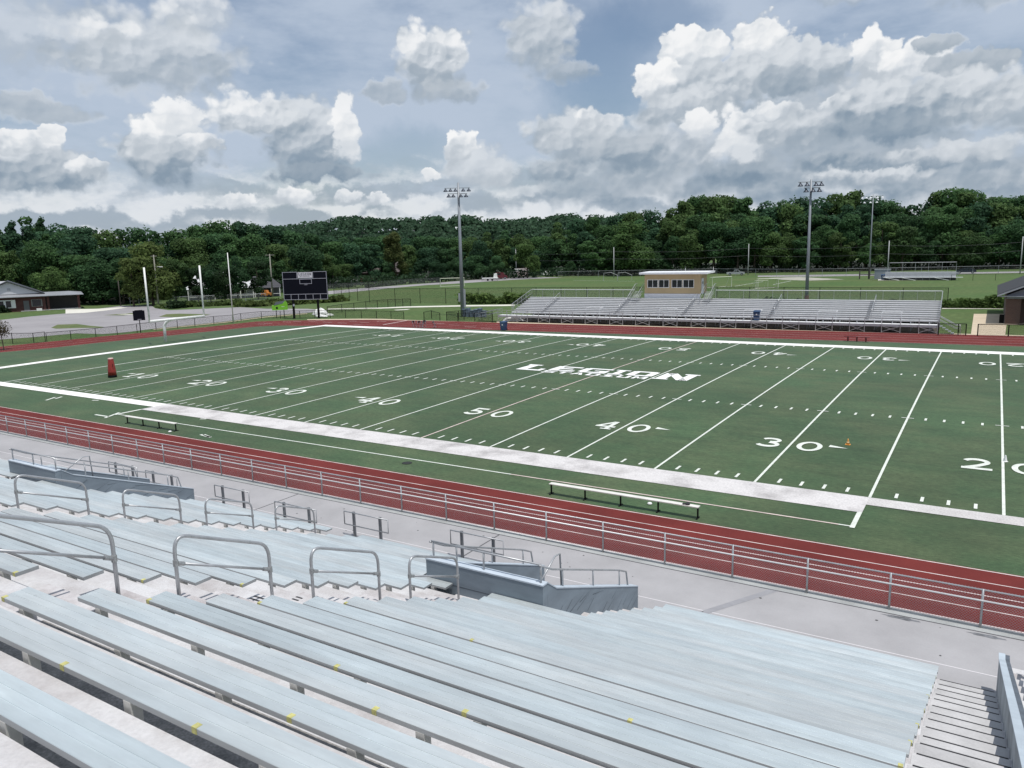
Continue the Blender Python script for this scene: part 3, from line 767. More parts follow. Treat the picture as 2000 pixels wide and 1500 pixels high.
A = G(220,737,.05); t = thing('tackling_dummy', 'tall red tapered tackling dummy with black base and pale top', 'tackling dummy', (A.x, A.y, crown(A.y)))
M_red = mat('red_vinyl', (.27,.03,.022), .45, var=.12, scale=2)
MB().lathe([(.35,0),(.37,.10),(.355,.20)], n=24).build('base', M_black, t, smooth=False)
MB().lathe([(.35,.20),(.325,.55),(.27,1.1),(.225,1.55),(.215,1.60)], n=24).build('body', M_red, t, smooth=True)
MB().lathe([(.218,1.602),(.225,1.65),(.20,1.70),(.05,1.71)], n=24).build('top', mat('faded_pink_vinyl', (.60,.42,.38), .6), t, smooth=True)
hd = MB().tube([(.30,-.06,.95),(.37,-.08,1.0),(.36,-.08,1.15),(.27,-.05,1.2)], .018); hd.build('handle', M_black, t)
# ---------------------------------------------------------------- far side: bleachers, press box
ANG = math.atan2(62.39-60.77, 21.63+33.75)
def F(x, y=0, z=0):           # far-stand frame: x along, y back
    return Vector((-33.75+x*math.cos(ANG)-y*math.sin(ANG), 60.77+x*math.sin(ANG)+y*math.cos(ANG), z))
def fx(X): return (X+33.75)/math.cos(ANG)
t = thing('visitor_bleachers', 'long aluminium bleachers on cross-braced posts across the field', 'bleachers', F(0), ANG)
XL, XRr = 1.4, fx(21.7); YB = 1.55
R0, RUN, RISE, NR = 1.25, .61, .205, 10
sb = None
for i in range(NR):
    z = 1.35+RISE*i*.95; y = R0+RUN*i
    MB().box(XL, XRr, y, y+.26, z-.085, z).build('seat_plank', M_alu2, t)
    MB().box(XL, XRr, y+.05, y+.08, z-.19, z-.09).build('riser_board', mat('riser_grey', (.30,.30,.315), .5, .0, var=.05), t)
    MB().box(XL, XRr, y+.30, y+.58, z-.24, z-.20).build('foot_plank', M_alu2, t)
MB().box(-.2, XRr, 0.02, 1.30, .86, .92).build('front_platform', M_alu2, t)
MB().box(-.2, XRr, -.02, .015, .66, .925).build('platform_fascia', mat('fascia_grey', (.38,.39,.41), .5, .3, var=.06), t)
postX = [-30.77,-29.07,-27.31,-25.56,-23.73,-21.99,-20.16,-18.39,-16.58,-14.74,-12.94,-11.08,-9.22,-7.38,-5.55,-3.71,-1.87,.01,1.85,3.67,5.49,7.35,9.2,11.01,12.84,14.4,16.16,18.02,19.85,21.65]
postX = [-33.9,-32.4]+postX
fp = MB().box(-.035,.035,-.10,-.03,0,1.68).build('front_post', M_pipe, t); fp.location = (fx(postX[0]),0,0)
for X in postX[1:]:
    c = fp.copy(); COL.objects.link(c); c.location = (fx(X),0,0)
cb = None
for i in range(0, len(postX)-1, 2):
    a, b_ = fx(postX[i]), fx(postX[i+1])
    if cb is None:
        cb = MB().bar((0,-.06,.08),(1.8,-.06,.72),.05).bar((0,-.02,.72),(1.8,-.02,.08),.05).build('cross_brace', M_pipe, t); cb.location = (a,0,0)
    else:
        c = cb.copy(); COL.objects.link(c); c.location = (a,0,0); c.scale = ((b_-a)/1.8,1,1)
ip = None
for i in range(30):
    x = 1.5+1.83*i
    if ip is None:
        b = MB()
        for yy in (1.6, 3.4, 5.2, 7.0): b.box(-.03,.03,yy,yy+.06,0,1.0+(yy-1.25)*.30)
        b.bar((0,.1,.8),(0,7.2,2.7),.06); ip = b.build('support_frame', M_galv, t); ip.location = (x,0,0)
    else:
        c = ip.copy(); COL.objects.link(c); c.location = (x,0,0)
MB().box(XL, XRr, R0+RUN*NR+.20, R0+RUN*NR+.22, 0, 2.85).build('shade_screen', mat('dark_shade_screen', (.02,.03,.022), .9), t)  # added dark sheet that blackens the view under the bleachers
b = MB(); A_, B_ = F(0,-.05,.0), F(XRr,-.05,.0); C_, D2_ = F(XRr,7.6,.0), F(0,7.6,.0)
structure(MB().sheet([A_,B_,C_,D2_], -.015).build('bleacher_shade', mat('bleacher_shade', (.06,.05,.04), .95, var=.3, scale=1)))  # dark ground sheet painting the shade beneath the bleachers
rl = MB().tube([(fx(-33.9),-.07,1.66),(fx(21.65),-.07,1.66)], .022).tube([(fx(-33.9),-.07,1.30),(fx(21.65),-.07,1.30)], .018)
rl.build('front_rail', M_pipe, t)
zt_, yb_ = 4.19, R0+RUN*NR+.1
pbx0, pbx1 = fx(-15.6), fx(-5.0)
for a, b_ in ((XL, pbx0-.4), (pbx1+.4, XRr)):
    MB().tube([(a,yb_,zt_),(b_,yb_,zt_)], .045).build('back_rail', MATS['bright_pipe'], t)
    bp = MB().box(-.016,.016,yb_,yb_+.05,0,zt_).build('back_post', M_pipe, t); bp.location = (a,0,0); x = a+1.83
    while x <= b_+.1:
        c = bp.copy(); COL.objects.link(c); c.location = (x,0,0); x += 1.83
    MB().add([(a,yb_+.06,3.1),(b_,yb_+.06,3.1),(b_,yb_+.06,zt_),(a,yb_+.06,zt_)], [(0,1,2,3)]).build('back_mesh', M_chaing, t)
for x in (XL-.08, XRr+.06):
    s = MB().tube([(x,yb_,zt_),(x,R0+.2,2.42),(x,R0+.2,1.0)], .035).tube([(x,yb_,3.6),(x,R0+.2,1.9)], .02)
    for y in (1.9,3.1,4.4,5.7): s.box(x-.02,x+.02,y,y+.04,1.0+(y-1.2)*.3,2.42+(y-R0-.2)*.30)
    s.build('end_guard', M_pipe, t)
    MB().add([(x,yb_,zt_),(x,yb_,3.1),(x,R0+.2,1.2),(x,R0+.2,2.4)], [(0,1,2,3)]).build('end_mesh', M_chaing, t)
# aisles: dark gaps of steps with centre rails
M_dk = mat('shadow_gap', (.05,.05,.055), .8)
for X in (-27.0, -16.0, -6.7, 4.1, 14.9):
    x = fx(X); s = MB()
    for i in range(NR-1):
        z = 1.35+RISE*i*.95; y = R0+RUN*i; s.box(x-.62,x-.22,y-.02,y+.26,z+.003,z+.02)
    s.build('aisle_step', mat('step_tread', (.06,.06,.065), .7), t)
    s = MB()
    for i0, i1 in ((1,4),(5,8)):
        ya, yb2 = R0+RUN*i0, R0+RUN*i1; za, zb2 = 1.35+RISE*i0*.95, 1.35+RISE*i1*.95
        s.tube([(x,ya,za),(x,ya,za+.8),(x,ya+.1,za+.9),(x,yb2-.1,zb2+.9),(x,yb2,zb2+.85),(x,yb2,zb2)], .03)
    s.build('aisle_rail', M_pipe, t)
# right-hand stair and left ramp of the bleachers
s = MB(); xr = XRr+.1
for i in range(5): s.box(xr+.28*i, xr+.28*i+.3, .15, 1.25, .80-.18*i-.03, .80-.18*i)
s.build('stair_flight', M_galv, t)
for y in (.12, 1.28):
    MB().tube([(xr,y,.9),(xr,y,1.85),(xr+1.55,y,.95),(xr+2.0,y,.92),(xr+2.0,y,0)], .035).tube([(xr,y,1.45),(xr+1.55,y,.6),(xr+1.95,y,.58)], .025).build('stair_rail', M_pipe, t)
s = MB().add([(-.2,.1,.88),(-4.2,.1,.05),(-4.2,1.3,.05),(-.2,1.3,.88)], [(0,1,2,3)])
s.build('ramp', M_galv, t)
for y in (.1, 1.3):
    s = MB().tube([(-.2,y,1.8),(-4.2,y,.98),(-4.2,y,0)], .03).tube([(-.2,y,1.35),(-4.2,y,.5)], .02)
    for i in range(8): x = -.2-.5*i; s.tube([(x,y,.1),(x,y,1.8-.205*(i*.5))], .012)
    s.build('ramp_rail', M_pipe, t)
# wheelchair bays along the front
for X in (-19.6, -9.2, 1.6, 10.2, 17.0):
    x = fx(X); s = MB().box(x-1.0,x+1.0,R0-.05,R0+1.35,1.28,1.30)
    for xx in (x-1.0,x+1.0): s.tube([(xx,R0,.9),(xx,R0,2.1),(xx,R0+1.3,2.1)], .02)
    s.tube([(x-1.0,R0+1.3,2.1),(x+1.0,R0+1.3,2.1)], .02)
    s.build('seating_bay', M_alu2, t)
# landing stairs each side of the press box
for sx, sgn in ((pbx0+.35, -1), (pbx1-.35, 1)):
    s = MB()
    for i in range(7): s.box(sx-.55, sx+.55, 5.6+.26*i, 5.85+.26*i, 3.0+.16*i-.03, 3.0+.16*i)
    s.build('landing_stair', M_alu2, t)
    s = MB()
    for x in (sx-.6, sx+.6): s.tube([(x,4.6,2.6),(x,4.6,3.5),(x,7.4,5.0),(x,8.1,5.0)], .035).tube([(x,4.8,3.1),(x,7.4,4.5)], .02)
    s.build('landing_rail', M_pipe, t)
    x = sx+sgn*.62; MB().add([(x,4.7,2.9),(x,4.7,3.5),(x,7.4,4.95),(x,8.3,4.95),(x,8.3,3.0)], [(0,1,2,3,4)]).build('landing_mesh', M_chaing, t)

# press box
px0, px1 = fx(-14.35), fx(-6.55)
o = F(px0, 7.0); t = thing('press_box', 'tan press box with white flat roof above the far bleachers', 'press box', o, ANG)
W = px1-px0; M_tanw = mat('tan_siding', (.47,.355,.205), .8, var=.05, scale=.6, stretch=(1,1,.2)); 
wz0, wz1, dep = 3.72, 6.34, 3.0
win = [(.40+1.595*i+(.25 if i > 1 else 0), 1.52) for i in range(4)]
w0, w1 = 4.50, 5.62
s = MB(); xs = [0]
s.box(0,W,0,.12,wz0,w0).box(0,W,0,.12,w1,wz1)
edges = [0]+[e for x, w in win for e in (x, x+w)]+[W]
for i in range(0, len(edges), 2):
    if edges[i+1]-edges[i] > .01: s.box(edges[i],edges[i+1],0,.12,w0,w1)
s.build('front_wall', M_tanw, t)
s = MB().box(0,.12,.123,dep,wz0,wz1).box(.123,W-.123,dep-.12,dep,wz0,wz1); s.build('side_wall', M_tanw, t)
MB().box(W-.12,W,.123,dep,wz0,wz1).build('side_wall', M_tanw, t)
MB().box(0,W,.02,dep,wz0-.1,wz0-.003).build('floor_deck', M_galv, t)
M_gl = mat('dark_window_glass', (.012,.016,.022), .08, spec=.6)
for x, w in win:
    f = MB().box(x,x+w,-.03,.05,w0,w0+.07).box(x,x+w,-.03,.05,w1-.07,w1).box(x,x+.07,-.03,.05,w0+.07,w1-.07).box(x+w-.07,x+w,-.03,.05,w0+.07,w1-.07).box(x+w/2-.03,x+w/2+.03,-.02,.05,w0+.07,w1-.07)
    fo = f.build('window', M_white, t); MB().box(x+.05,x+w-.05,.055,.075,w0+.05,w1-.05).build('pane', M_gl, fo)
    MB().box(x,x+w,.09,.115,w0,w1).build('dark_backing', mat('dark_interior', (.02,.02,.025), .9), fo)  # dark sheet behind the pane standing in for the unlit room
MB().add([(-.55,-.75,6.345),(W+1.05,-.75,6.345),(W+1.05,dep+.3,6.42),(-.55,dep+.3,6.42),(-.55,-.75,6.60),(W+1.05,-.75,6.60),(W+1.05,dep+.3,6.66),(-.55,dep+.3,6.66)],
         [(0,3,2,1),(4,5,6,7),(0,1,5,4),(1,2,6,5),(2,3,7,6),(3,0,4,7)]).build('roof', mat('white_metal_roof', (.74,.75,.77), .5, var=.03), t)
for i in range(3): MB().box(-.02,W+.02,-.02-.02*i,.015,3.12+.2*i,3.12+.2*i+.185).build('skirt_panel', mat('pale_skirt_metal', (.66,.665,.71), .5, .1, var=.03), t)
d = MB().box(W+.003,W+.06,.5,1.4,wz0,5.75).build('door', mat('white_door', (.66,.68,.72), .5), t)
MB().box(W+.06,W+.075,.8,1.1,4.95,5.35).build('pane', M_gl, d)
MB().tube([(W*.80-.7,.6,6.65),(W*.80-.7,.6,7.15)], .03).build('roof_vent', M_white, t)
MB().tube([(W+1.05,.2,6.47),(W+1.65,.2,6.47),(W+1.65,.2,7.25)], .035).build('roof_bracket', M_white, t)
MB().box(.2,.3,.2,.3,0,wz0-.1).box(W-.3,W-.2,.2,.3,0,wz0-.1).box(.2,.3,dep-.3,dep-.2,0,wz0-.1).box(W-.3,W-.2,dep-.3,dep-.2,0,wz0-.1).build('support_posts', M_galv, t)

# bins
M_bin = mat('blue_bin_plastic', (.018,.055,.13), .45, var=.15, scale=3)
def bin_(P, z, label, s=1.0, rz=0):
    t = thing('wheeled_bin', label, 'bin', (P.x, P.y, z), rz, group='blue wheeled bins')
    b = MB(); b.add([(-.26,-.28,.06),(.26,-.28,.06),(.26,.24,.06),(-.26,.24,.06),(-.33,-.36,.98),(.33,-.36,.98),(.33,.36,.98),(-.33,.36,.98)], [(0,3,2,1),(4,5,6,7),(0,1,5,4),(1,2,6,5),(2,3,7,6),(3,0,4,7)])
    b.build('body', M_bin, t)
    MB().add([(-.36,-.40,.985),(.36,-.40,.985),(.36,.42,1.02),(-.36,.42,1.02),(-.34,-.38,1.03),(.34,-.38,1.03),(.34,.40,1.09),(-.34,.40,1.09)], [(0,3,2,1),(4,5,6,7),(0,1,5,4),(1,2,6,5),(2,3,7,6),(3,0,4,7)]).build('lid', M_bin, t)
    for x in (-.25,.25): 
        w = MB().tube([(x-.03,.30,.12),(x+.03,.30,.12)], .12, 14); w.build('wheel', M_black, t)
    MB().add([(-.06,-.338,.62),(.10,-.338,.62),(.10,-.345,.76),(-.06,-.345,.76)], [(0,1,2,3)]).build('white_label', M_white, t)
    t.scale = (s,s,s); return t
P = G(984,645.5); bin_(P, 0.01, 'dark blue wheeled bin with white mark standing on the far edge of the track', 1.08)
P = F(fx(2.3), .75); bin_(P, .92, 'blue wheeled bin standing on the platform of the far bleachers', 1.12, .1)
# red bench on the far track
A, B = G(1651,666), G(1696,668.5); d = B-A; t = thing('low_bench', 'low dark red bench on the far straight of the track', 'bench', (A.x,A.y,.01), math.atan2(d.y,d.x))
M_rb = mat('dark_red_bench', (.14,.022,.022), .6, var=.1)
MB().box(-.1,d.length+.1,-.16,.16,.46,.51).build('seat', M_rb, t)
for x in (.25, d.length/2, d.length-.25): MB().box(x-.04,x+.04,-.13,.13,0,.457).build('leg', M_rb, t)
# folding chairs
def chair(P, rz, label):
    t = thing('folding_chair', label, 'chair', (P.x,P.y,.01), rz, group='dark chairs on the far corner of the track')
    M_c = mat('maroon_chair', (.045,.012,.014), .6, var=.2)
    MB().box(-.22,.22,-.21,.21,.43,.46).build('seat', M_c, t); MB().box(-.22,.22,.19,.22,.60,.88).build('backrest', M_c, t)
    for x in (-.2,.2):
        MB().bar((x,-.2,0),(x,.21,.9),.028).build('leg', M_galv, t); MB().bar((x,.22,0),(x,-.18,.44),.028).build('leg', M_galv, t)
for i, (u, v, rz, lb) in enumerate(((809,639,1.3,'dark folding chair turned sideways on the track, leftmost of the loose row'),(818,639.5,.3,'dark folding chair on the track, second of the loose row'),(825,640.5,-.4,'dark folding chair on the track, third of the loose row'),(829,638.5,.5,'dark folding chair on the track behind the third one of the row'),(849,640,1.9,'dark folding chair set apart at the right end of the loose row'))):
    chair(G(u,v), rz, lb)
# ---------------------------------------------------------------- goalpost, scoreboard, poles
t = thing('goalpost', 'white gooseneck football goalpost behind the far left end line', 'goalpost', (-59.05, 24.73, 0))
pts = [(0,0,-.05),(0,0,1.9)]+[(1.6*(1-math.cos(a)), .6*(1-math.cos(a)), 1.9+1.05*math.sin(a)) for a in [i*PI/2/8 for i in range(1,9)]]
MB().tube(pts, .17, 12).build('gooseneck', M_white, t, smooth=True)
yl, yr_ = -2.9, 4.55
MB().tube([(1.6,yl,2.95),(1.6,yr_,2.95)], .155, 10).build('crossbar', M_white, t, smooth=True)
for y in (yl, yr_): MB().tube([(1.6,y,2.87),(1.6,y,9.22)], .105, 10).build('upright', M_white, t, smooth=True)

S1, S2 = G(575,622), G(623,621); d = (S2-S1).normalized(); 
t = thing('scoreboard', 'black unlit scoreboard with grey frame and white stadium sign on two posts', 'scoreboard', S1, math.atan2(d.y, d.x))
BW0, BW1, BZ0, BZ1 = -1.42, 5.83, 3.03, 7.50
M_bl = mat('scoreboard_black', (.004,.005,.011), .6, var=.08, scale=1, spec=.12)
M_fr = mat('frame_grey', (.36,.37,.43), .5, var=.05)
MB().box(BW0,BW1,-.15,.15,BZ0,BZ1-1.08).box(BW0,1.0,-.15,.15,BZ1-1.08,BZ1).box(3.55,BW1,-.15,.15,BZ1-1.08,BZ1).build('cabinet', M_bl, t)
fr = MB(); e = .07
def rect(x0,x1,z0,z1): fr.box(x0,x1,-.19,-.153,z0,z0+e).box(x0,x1,-.19,-.153,z1-e,z1).box(x0,x0+e,-.19,-.153,z0+e,z1-e).box(x1-e,x1,-.19,-.153,z0+e,z1-e)
rect(BW0,BW1,BZ0,BZ0+.92); 
for i in range(1,6): x = BW0+(BW1-BW0)*i/6; fr.box(x-e/2,x+e/2,-.188,-.153,BZ0+e,BZ0+.92-e)
fr.box(BW0,BW0+e,-.19,-.153,BZ0+.92,BZ1-1.08).box(BW1-e,BW1,-.19,-.153,BZ0+.92,BZ1-1.08)
rect(BW0,1.0,BZ1-1.15,BZ1); rect(3.55,BW1,BZ1-1.15,BZ1)
fr.box(1.0,3.55,-.19,-.153,BZ1-1.15,BZ1-1.15+e)
rect(1.35,3.35,BZ1-1.95,BZ1-1.16)
fr.build('frame', M_fr, t)
sg = MB().box(1.08,3.47,-.12,.02,BZ1-.98,BZ1-.08).build('sign_panel', mat('sign_white', (.62,.62,.66), .5), t)
b = MB()
def vtext(b, s, x0, z0, w, h, y, gap=.18):
    n = len(s); cw = w/(n+(n-1)*gap)
    for i, c in enumerate(s):
        for qd in block(c): b.add([(x0+(i*(1+gap)+p[0])*cw, y, z0+p[1]*h) for p in qd], [tuple(range(len(qd)))])
vtext(b, 'LEGION', 1.22, BZ1-.58, 2.1, .38, -.124); vtext(b, 'STADIUM', 1.45, BZ1-.80, 1.6, .14, -.124)
b.build('sign_lettering', mat('sign_grey', (.10,.10,.12), .6), sg)
MB().box(2.1,2.6,-.16,-.152,BZ1-2.12,BZ1-2.04).build('maker_plate', M_fr, t)
for x in (.0, (S2-S1).length): 
    MB().box(x-.16,x+.16,-.12,.12,0,BZ0-.003).build('post', M_black, t)
MB().box(-.02,.24,-.20,-.125,2.0,2.35).build('control_box', M_fr, t)

P = G(275,650); rz = math.atan2(side(P).y, side(P).x)
t = thing('play_clock', 'small black play clock board on a thin post outside the left track bend', 'play clock', P, rz)
MB().box(-.75,.75,-.1,.1,1.75,3.1).box(-.5,.5,-.08,.08,3.1,3.18).build('board', M_bl, t)
MB().box(-.06,.06,.02,.12,0,1.75).build('post', M_black, t)
MB().box(-.22,.28,-.106,-.101,1.84,1.92).build('name_plate', M_fr, t)

P = G(548,620); rz = math.atan2(side(P).y, side(P).x)
t = thing('lime_sign_hut', 'lime green sign shaped like a little house with dark roof on two black posts', 'sign', P, rz)
M_lime = mat('lime_green', (.20,.52,.035), .5, var=.05)
MB().prism([(-1.25,1.25),(1.25,1.25),(1.25,2.3),(.95,2.75),(.55,2.35),(-1.25,2.0)], 'y', -.35, .35).build('panel', M_lime, t)
MB().add([(-.95,-.38,2.03),(.5,-.38,2.36),(.9,-.1,2.78),(-.6,-.1,2.6)], [(0,1,2,3)]).build('roof', mat('slate_dark', (.03,.045,.055), .7), t)
MB().box(-.62,-.32,-.36,-.353,1.45,1.8).build('vent', M_black, t)
b = MB()
for i in range(3): b.box(.30+.16*i,.40+.16*i,-.36,-.353,1.75,1.85)
b.build('white_dots', M_white, t)
for x in (-.62, .62): MB().box(x-.06,x+.06,-.06,.06,0,1.247).build('post', M_black, t)

def flood_pole(P, H, r, label, rows, facing, lampcol, base_box=True, lowcol=None):
    t = thing('floodlight_pole', label, 'floodlight', P, facing, group='tall sports floodlight poles')
    MB().tube([(0,0,0),(0,0,H*.5),(0,0,H)], r, 12, r2=r*.45).build('pole', mat('pole_steel', (.24,.26,.285), .5, .3, var=.08, scale=.6), t, smooth=True)
    for z, xs in rows:
        MB().box(xs[0]-.2,xs[-1]+.2,-.05,.05,z+.05,z+.13).build('crossarm', M_galv, t)
        for x in xs:
            l = MB().lathe([(.10,.0),(.16,-.12),(.34,-.34),(.36,-.40),(.30,-.36)], (x,-.25,z-.05), 12)
            l.build('lamp', lampcol, t, smooth=False)
            MB().box(x-.04,x+.04,-.25,.02,z-.10,z+.05).build('lamp_bracket', M_black, t)
    if base_box:
        MB().box(.20,.55,-.2,.2,1.4,4.2).build('control_cabinet', M_galv, t)
        MB().box(-.60,-.30,-.15,.15,2.3,3.6).build('control_cabinet', M_galv, t)
    if lowcol: MB().tube([(0,0,0),(0,0,3.2)], r*1.12, 12).build('wrapped_base', lowcol, t)
    return t
M_lampd = mat('dark_lamp', (.035,.045,.065), .45, .3); M_lampw = mat('pale_lamp', (.62,.64,.66), .5)
P = G(904,617.5); fa = math.atan2(side(P).y, side(P).x)
flood_pole(P, 20.5, .34, 'tall grey floodlight pole beside the left end of the far bleachers', [(19.6,[-1.95,-1.2,-.45,.75,1.6]),(18.75,[-1.5,-.8,.35,1.15])], fa, M_lampd)
P = Vector((5.55,75.0,0)); fa = math.atan2(side(P).y, side(P).x)
flood_pole(P, 18.1, .26, 'tall grey floodlight pole with brown base behind the right part of the far bleachers', [(17.7,[-1.45,-.6,.55,1.25]),(16.95,[-.7,.2,1.0])], fa+.35, M_lampd, False, mat('rusty_wrap', (.11,.055,.035), .8))
P = G(1697,545); fa = math.atan2(side(P).y, side(P).x)
flood_pole(P, 22.0, .22, 'distant floodlight pole with pale lamps left of the small pitch bleachers', [(21.4,[-2.6,-1.6,-.6,1.0,2.2]),(20.2,[-2.0,-.6,.9])], fa, M_lampw, False, mat('dark_base_wrap', (.04,.04,.035), .8))

def slim_pole(P, H, r, label, m, arm=None, lamp=False, name='utility_pole', cat='pole', grp='slim poles round the pitches'):
    t = thing(name, label, cat, P, math.atan2(side(P).y, side(P).x), group=grp)
    MB().tube([(0,0,0),(0,0,H)], r, 8, r2=r*.65).build('shaft', m, t, smooth=True)
    if arm: MB().box(-arm,arm,-.06,.06,H-.35,H-.2).build('crossarm', m, t)
    if lamp: MB().box(.05,1.5,-.03,.03,H-2.6,H-2.52).box(.9,1.6,-.12,.12,H-2.68,H-2.53).build('street_lamp', M_white, t)
    return t
M_wood = mat('weathered_wood_pole', (.24,.235,.20), .9, var=.2, scale=2, stretch=(1,1,.1)); M_pg = mat('pale_grey_pole', (.40,.41,.41), .5)
slim_pole(G(310,597), 11.0, .19, 'grey wooden street lamp pole behind the goalpost crossbar', M_wood, .6, True)
slim_pole(G(533,580), 10.6, .2, 'wooden utility pole with crossarm left of the scoreboard', M_wood, 1.1)
slim_pole(G(456,630), 10.8, .09, 'slender bare white flagpole at the track bend between goalpost and scoreboard', M_white, name='flagpole', cat='flagpole')
slim_pole(G(236,597), 7.0, .13, 'bare dark pole in front of the trees left of the goalpost', mat('dark_wood_pole', (.09,.08,.07), .9))
for (u, v, H, lb) in ((1008.5,540,10.5,'slim pale pole beside the white box truck'),(1199,543,10.0,'slim pale pole at the far pitch edge left of the press box'),(1321,530,10.9,'slim pale pole rising behind the press box roof'),(1461,537,10.0,'slim pale pole just right of the pickup truck'),(1733,540,9.9,'thick pale pole beside the grey shed left of the small bleachers'),(1992,535,10.1,'slim pole at the right edge of the picture beyond the brick building')):
    slim_pole(G(u,v), H, .16, lb, M_pg)

# ---------------------------------------------------------------- fences
M_chainf = chain_mat('far_mesh', (.12,.13,.13), .14, .005)
def fence(pts, H, label, cm=M_black, mm=None, r=.045, name='chain_fence', spacing=None, rail=True, grp=None, mid=False):
    pts = [Vector((p.x,p.y,-.06)) for p in pts]
    t = thing(name, label, 'fence', pts[0], group=grp); o = pts[0]
    Q = [p-o for p in pts]
    if spacing:
        N_ = []
        for a, b in zip(Q, Q[1:]):
            n = max(1, round((b-a).length/spacing)); N_ += [a.lerp(b, i/n) for i in range(n)]
        N_.append(Q[-1])
    else: N_ = Q
    if rail:
        MB().tube([q+Vector((0,0,H)) for q in Q], r*.7, 6).build('top_rail', cm, t)
        if mid: MB().tube([q+Vector((0,0,.08)) for q in Q], r*.5, 6).build('bottom_rail', cm, t)
    base = MB().tube([(0,0,0),(0,0,H+.03)], r, 6); first = None
    for q in N_[:100]:
        if first is None: first = base.build('post', cm, t); first.location = q
        else:
            c = first.copy(); COL.objects.link(c); c.location = q
    if mm:
        for a, b in zip(Q, Q[1:]):
            d = b-a; L_ = d.length; ob = MB().add([(0,0,.05),(L_,0,.05),(L_,0,H),(0,0,H)], [(0,1,2,3)]).build('mesh_panel', mm, t)
            ob.location = a; ob.rotation_euler = (0,0,math.atan2(d.y,d.x))
    return t
def GP(*l): return [G(u, v) for u, v in l]
fence(GP((91.7,667.7),(139,663.5),(187.6,658.6),(229.3,653.5),(268,649),(305,644.5),(347,640.5),(381,637),(418,633),(455,630)), 1.25, 'black chain-link fence round the left track bend, by the car park', mm=M_chainb)
fence(GP((-60,669),(25,670.5),(66.5,670.3),(89,667.7)), 1.35, 'short black fence run and gate post at the left picture edge beside the small tree', mm=M_chainb, mid=True)
fence(GP((455,630),(471,626.5),(511,622.5),(548,621.5),(586,621),(615,620.5),(645,620),(675,620),(706,621),(735.5,622),(764,622.7),(789,624)), 1.25, 'low black fence passing in front of the scoreboard posts', mm=M_chainb)
fence(GP((828.3,625),(843,621.5)), 1.25, 'open black gate leaf standing left of the gap in the fence', mm=M_chainb, r=.05, name='gate_leaf')
fence(GP((843,621.5),(859.5,626)), 1.2, 'black gate leaf folded back to the right in the fence gap', mm=M_chainb, r=.05, name='gate_leaf')
fence(GP((872.6,626),(894.5,628),(927.5,627.8),(961.7,629)), 1.3, 'black fence in front of the tall floodlight pole, left of the far bleachers', mm=M_chainb, r=.05)
fence(GP((872.6,626),(896,623.5),(906.5,623.5),(941.5,623.8),(962,624.5)), 1.35, 'black fence run just behind the front fence at the foot of the floodlight pole', mm=M_chainb, r=.045)
fence(GP((640,615),(668,609.7),(691.6,607),(715,604),(737.5,600.8),(758,599.6),(772.6,598.6),(787,598.2),(802.5,597.8)), 1.45, 'black fence along the pale path behind the scoreboard', mm=M_chainb, r=.05)
fence(GP((653,582),(699,587.6),(722,590),(772,591),(821,592),(871,592.5),(1000,592),(1250,592.5),(1400,594),(1600,597.5),(1850,601)), 3.0, 'tall dark ball-stop fence along the near side of the grass pitch', mm=M_chainb, r=.05, spacing=5.5)
fence(GP((1832,655),(1871,655.2),(1886,655.5)), 1.3, 'short black fence with end posts beside the right-hand bleacher stair', mm=M_chainb, r=.06)
fence(GP((1909,656.2),(1969,657.4),(2060,659.5)), 1.3, 'black fence in front of the brick building and tan sidewalk', mm=M_chainb, r=.06)
fence(GP((1090,542.5),(1250,540),(1400,537.5),(1560,540),(1700,538.3),(1850,536),(2000,533),(2150,530)), 2.2, 'long grey chain-link fence along the far road under the trees', cm=M_galv, mm=M_chainf, r=.05, spacing=7)
fence(GP((640,566),(720,562),(800,555),(860,552)), 1.8, 'distant dark fence along the road left of the soccer goal', mm=M_chaing, r=.05, spacing=6)
fence(GP((1858,548),(1900,547.6),(1944,547.2),(2060,546)), 1.5, 'thin dark fence to the right of the small pitch bleachers', r=.05, spacing=5)
fence(GP((300,596),(370,592),(440,589),(520,586)), 1.6, 'thin grey fence in front of the white porch house', cm=M_galv, mm=M_chaing, r=.05, spacing=5)
fence(GP((255,596),(272,594.6),(300,593.5)), 2.0, 'low grey gate frame left of the goalpost beyond the car park', cm=M_galv, r=.05)

# power lines between the poles along the far road
wl = MB()
for zz_, du in ((8.6,0),(6.3,.3)):
    P_ = [G(u, v) for u, v in ((1008.5,540),(1199,543),(1461,537),(1733,540),(1992,535))]
    for a, b in zip(P_, P_[1:]):
        pts = []
        for i in range(9):
            s = i/8; p = a.lerp(b, s); pts.append((p.x, p.y, zz_-1.1*4*s*(1-s)*.5))
        wl.tube(pts, .02, 4, cap=False)
tag(wl.build('power_lines', mat('wire_grey', (.10,.11,.11), .6)), 'thin grey power lines sagging between the slim far poles', 'power line')

# ---------------------------------------------------------------- things on the far pitch
def goal(P, rz, w, h, dep, label, r=.09):
    t = thing('soccer_goal', label, 'soccer goal', (P.x,P.y,-.06), rz, group='white soccer goals on the grass pitch')
    MB().tube([(-w/2,0,0),(-w/2,0,h),(w/2,0,h),(w/2,0,0)], r, 8).build('front_frame', mat('goal_cream', (.66,.67,.55), .5), t)
    s = MB()
    for x in (-w/2, w/2): s.tube([(x,0,h),(x,dep*.4,h),(x,dep,0),(x,0,.03)], r*.7, 6)
    s.tube([(-w/2,dep,.03),(w/2,dep,.03)], r*.7, 6); s.build('back_stays', MATS['goal_cream'], t)
    return t
goal(G(1410,561), .95, 5.6, 2.5, 2.2, 'white soccer goal right of the press box, seen from behind', .08)
goal(G(1500,563), .55, 4.6, 2.2, 2.2, 'white soccer goal in the middle of the grass pitch, second right of the press box', .09)
